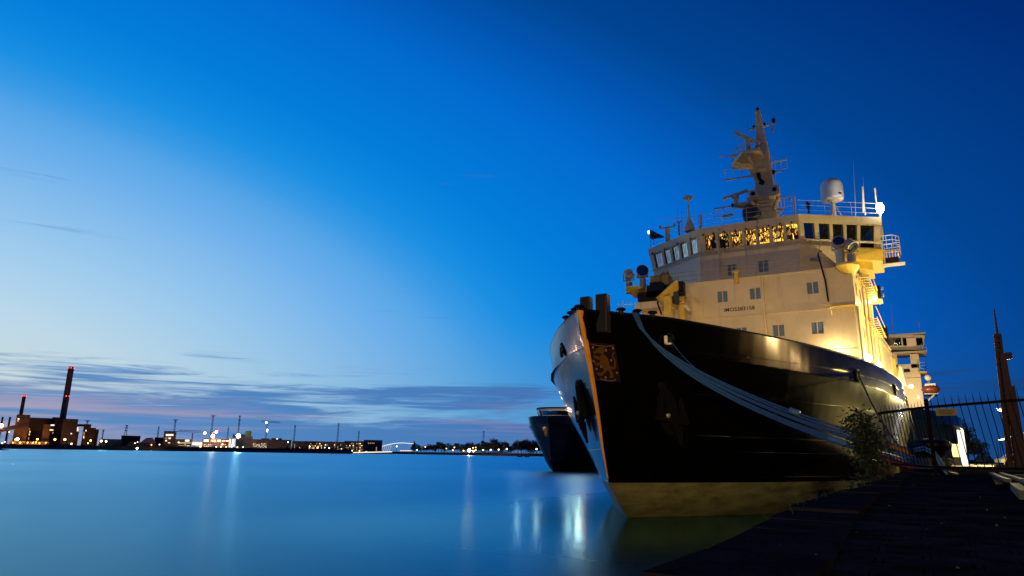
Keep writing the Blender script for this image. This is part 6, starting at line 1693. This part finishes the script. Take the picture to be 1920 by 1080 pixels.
# rounded white deckhouse with lit front
c = FB(Vector((XC, 40, 6.6))); c.x = aty(1048, 780, c.y + 8).x
m = MB(); R1 = 4.6; zt_ = aty(1050, 766, c.y + 4).z
arcp = [(c.x + R1 * math.cos(a), c.y + 10 + R1 * 1.4 * math.sin(a)) for a in [math.pi + math.pi * i / 16 for i in range(17)]] + [(c.x + R1, c.y + 40), (c.x - R1, c.y + 40)]
m.prism(arcp, c.z, zt_); dh = m.build('deckhouse', WHITE, SB)
m = MB(); m.prism([(c.x + (x - c.x) * 1.05, c.y + 10 + (y - c.y - 10) * 1.05) for x, y in arcp], zt_, zt_ + .3); m.build('deckhouse_roof', DARKB, SB)
for i in range(2, 15):
    a = math.pi + math.pi * i / 16 + .05; p = Vector((c.x + R1 * math.cos(a), c.y + 10 + R1 * 1.4 * math.sin(a), zt_ - 1.2)); n = Vector((math.cos(a), math.sin(a) / 1.4, 0)).normalized(); tv = Vector((-n.y, n.x, 0))
    m = MB(); m.hexa([p - tv * .6 + n * .01, p + tv * .6 + n * .01, p + tv * .6 - n * .1, p - tv * .6 - n * .1], [p - tv * .6 + n * .06 + Vector((0, 0, .8)), p + tv * .6 + n * .06 + Vector((0, 0, .8)), p + tv * .6 - n * .1 + Vector((0, 0, .8)), p - tv * .6 - n * .1 + Vector((0, 0, .8))]); m.build('window', GLASSD, dh)
for dx in (-2.2, 1.6): point('deckhouse_light', (c.x + dx, c.y - 4.2, zt_ - .6), 80, (1, .95, .85), .25, SB)
for px, py, w, r in ((1086, 767, 350, .8), (1066, 769, 70, .16), (1058, 784, 30, .14), (1068, 784.5, 40, .16)):
    y_ = c.y - 12 if py < 780 else hb_.y + 13
    p = aty(px, py, y_); m = MB(); m.sph(p, r, 10, 8); fl = m.build('deck_floodlight', E_BEAM if r > .4 else E_FLOOD, SB); m = MB(); m.cyl(p + Vector((0, .3, 0)), (p.x, p.y + .3, 8.2), .08, n=6); m.build('lamp_post', STEEL, fl); point('floodlight_light', p + Vector((0, -.8, .2)), w, (1, .93, .82), .4, fl)
m = MB(); q = FB(Vector((XC - 1.2, 25.4, 8.0))); m.bar(q, q + Vector((-.3, 0, .9)), .2); m.build('jack_staff', BLK, SB)
# right one: seen only in part past the first ship
YS = 170.0
S = lambda px, py, y=YS: aty(px, py, y)
o_ = S(1700, 700); SC2 = thing('icebreaker', (o_.x - 8, 150, 0), 'distant cream decked icebreaker moored astern with an orange lifeboat', 'ship')
KC = 1.30; oX = S(1700, 700).x - 6.0
FC = lambda p: Vector((oX + (p.x - XC) * KC, 118 + (p.y - 28.65) * KC, p.z * KC))
sister(SC2, FC, False)
def sbox(px0, py0, px1, py1, y, d, name, material, par):
    a, b_ = S(px0, py1, y), S(px1, py0, y); m = MB(); m.box(((a.x + b_.x) / 2, y + d / 2, (a.z + b_.z) / 2), (abs(b_.x - a.x), d, abs(b_.z - a.z))); return m.build(name, material, par)
# bridge with a splayed top
a, b_, c, d = S(1640, 656), S(1731, 656), S(1734, 629), S(1640, 629)
m = MB(); m.hexa([a, b_, b_ + Vector((0, 7, 0)), a + Vector((0, 7, 0))], [d + Vector((0, -.5, 0)), c + Vector((0, -.5, 0)), c + Vector((0, 8, 0)), d + Vector((0, 8, 0))]); bs = m.build('bridge', CREAM, SC2)
sbox(1640, 626, 1735, 629, YS - .6, 9, 'bridge_roof', CREAM, SC2)
for x0, x1, mt_ in ((1664, 1677, GLASSD), (1679, 1689, GLASSD), (1694, 1699, GLASSD), (1702, 1716, E_DIM), (1719, 1729, GLASSD)):
    q0, q1 = S(x0, 648, YS - .35), S(x1, 634, YS - .45); m = MB(); m.hexa([Vector((q0.x, YS - .42, q0.z)), Vector((q1.x, YS - .42, q0.z)), Vector((q1.x, YS - .1, q0.z)), Vector((q0.x, YS - .1, q0.z))], [Vector((q0.x, YS - .62, q1.z)), Vector((q1.x, YS - .62, q1.z)), Vector((q1.x, YS - .1, q1.z)), Vector((q0.x, YS - .1, q1.z))]); m.build('bridge_window', mt_, bs)
sbox(1640, 657, 1738, 663, YS - 1, 10, 'wing_deck', CREAM, SC2)
sbox(1709, 663, 1722, 690, YS + 1, 5, 'wing_column', CREAM, SC2); sbox(1640, 663, 1681, 690, YS + 1, 5, 'house_block', CREAM, SC2)
dh2 = sbox(1640, 682, 1723, 800, YS + 1, 14, 'deckhouse', CREAM, SC2)
for x0, y0_, x1, y1_ in ((1695, 692, 1706, 698),):
    sbox(x0, y0_, x1, y1_, YS + .8, .3, 'window', GLASSD, dh2)
sbox(1640, 710, 1726, 711, YS + .7, .4, 'ledge', CREAM, dh2)
sbox(1722, 696, 1738, 699, YS, 6, 'side_balcony', YEL, SC2)
a, b_ = S(1722, 697), S(1737, 697); rail([(a.x, YS, a.z), (b_.x, YS, b_.z), (b_.x, YS + 6, b_.z)], 2.0, SC2, 'balcony_rail', 1.2, 3, STEEL, .05)
rail([(S(1728, 660).x, YS - 1, S(1728, 657).z), (S(1738, 660).x, YS - 1, S(1738, 657).z)], 1.2, SC2, 'wing_rail', .8, 2, STEEL, .05)
# lifeboat on its shelf
lb = S(1745, 731); m = MB(); m.lathe(lb + Vector((-1.6, -.5, .1)), [(.05, -.1), (.5, .2), (.9, .8), (.95, 2.2), (.7, 2.9), (.1, 3.3)], 14, (1, 0, 0)); lbo = m.build('lifeboat', ORBOAT, SC2, smooth=True)
m = MB(); m.box(lb + Vector((0, -.5, .95)), (1.9, 1.0, .6)); m.build('canopy', WHITE, lbo)
sbox(1733, 737, 1759, 739.5, YS - 1, 6, 'boat_shelf', STEEL, SC2)
m = MB(); m.bar(S(1738, 753), S(1752, 740), .3); m.build('shelf_brace', STEEL, SC2)
m = MB(); q = S(1740, 708); m.sph(q, .66, 14, 10); rd = m.build('radome', WHITE, SC2, smooth=True); m = MB(); m.cyl(q - Vector((0, 0, .9)), q - Vector((0, 0, 3.2)), .25, n=8); m.build('pedestal', STEEL, rd)
for px, y0_, y1_ in ((1675, 630, 570), (1726, 627, 600)):
    m = MB(); m.cyl(S(px, y0_), S(px - 4, y1_), .10, .04, n=5); m.build('whip_antenna', STEEL, SC2)
sbox(1745, 778, 1773, 822, YS - 22, 6, 'fore_house', CREAM, SC2)
q = S(1728, 802, YS - 30); m = MB(); m.sph(q, .22, 8, 6); fl = m.build('deck_lamp', E_DECK, SC2); point('deck_lamp_light', q + Vector((0, -1.2, .8)), 2500, (1, .7, .35), .4, fl)
q = S(1757, 812, YS - 26); point('deck_lamp_light', q, 1200, (1, .75, .35), .3, fl)
q = S(1722, 745, YS - 6); m = MB(); m.sph(q, .18, 8, 6); fl = m.build('deck_lamp', E_DECK, SC2); point('deck_lamp_light', q + Vector((-1, -2, 1)), 3500, (1, .75, .4), .4, fl)

# ================================================================== LIT WATERFRONT behind the viewpoint (seen mirrored in the bridge windows)
m = MB(); m.face([(-400, -140, 1.0), (-4, -140, 1.0), (-4, -420, 1.5), (-400, -420, 1.5)]); tag(m.build('south_shore', SHORE), kind='structure')
rn = random.Random(17)
for i in range(5):
    x0 = -112 + i * 24; h = (13, 17, 15, 19, 14)[i]
    rt = thing('waterfront_house', (x0 + 11, -172, 1.2), ['brick waterfront house with warm lit windows, the one farthest from the quay', 'tall waterfront house with many lit shop windows', 'middle waterfront house opposite the ship bridge', 'tallest waterfront house opposite the ship bridge', 'low waterfront house nearest the quay'][i], 'building', 'waterfront houses behind the viewpoint')
    mm = MB(); mm.box((x0 + 11, -178, h / 2 + 1), (22.6, 12, h)); mm.build('wall', BRICK, rt)
    nx, ny = 9, int(h / 3)
    for a in range(nx):
        for b_ in range(ny):
            if rn.random() < .5 + (.3 if b_ == 0 else 0):
                mm = MB(); mm.box((x0 + 1.4 + a * 2.45, -171.95, 2.6 + b_ * 3.1), (1.3, .12, 1.9 if b_ else 2.4)); mm.build('window', E_SHOP if rn.random() < .6 else E_SHOPD, rt)
    mm = MB(); mm.prism([(x0 - .3, -184.3), (x0 + 22.3, -184.3), (x0 + 22.3, -171.7), (x0 - .3, -171.7)], h + 1, h + 3.6, [(x0 + 2, -180), (x0 + 20, -180), (x0 + 20, -176), (x0 + 2, -176)]); mm.build('roof', BRICKD, rt)
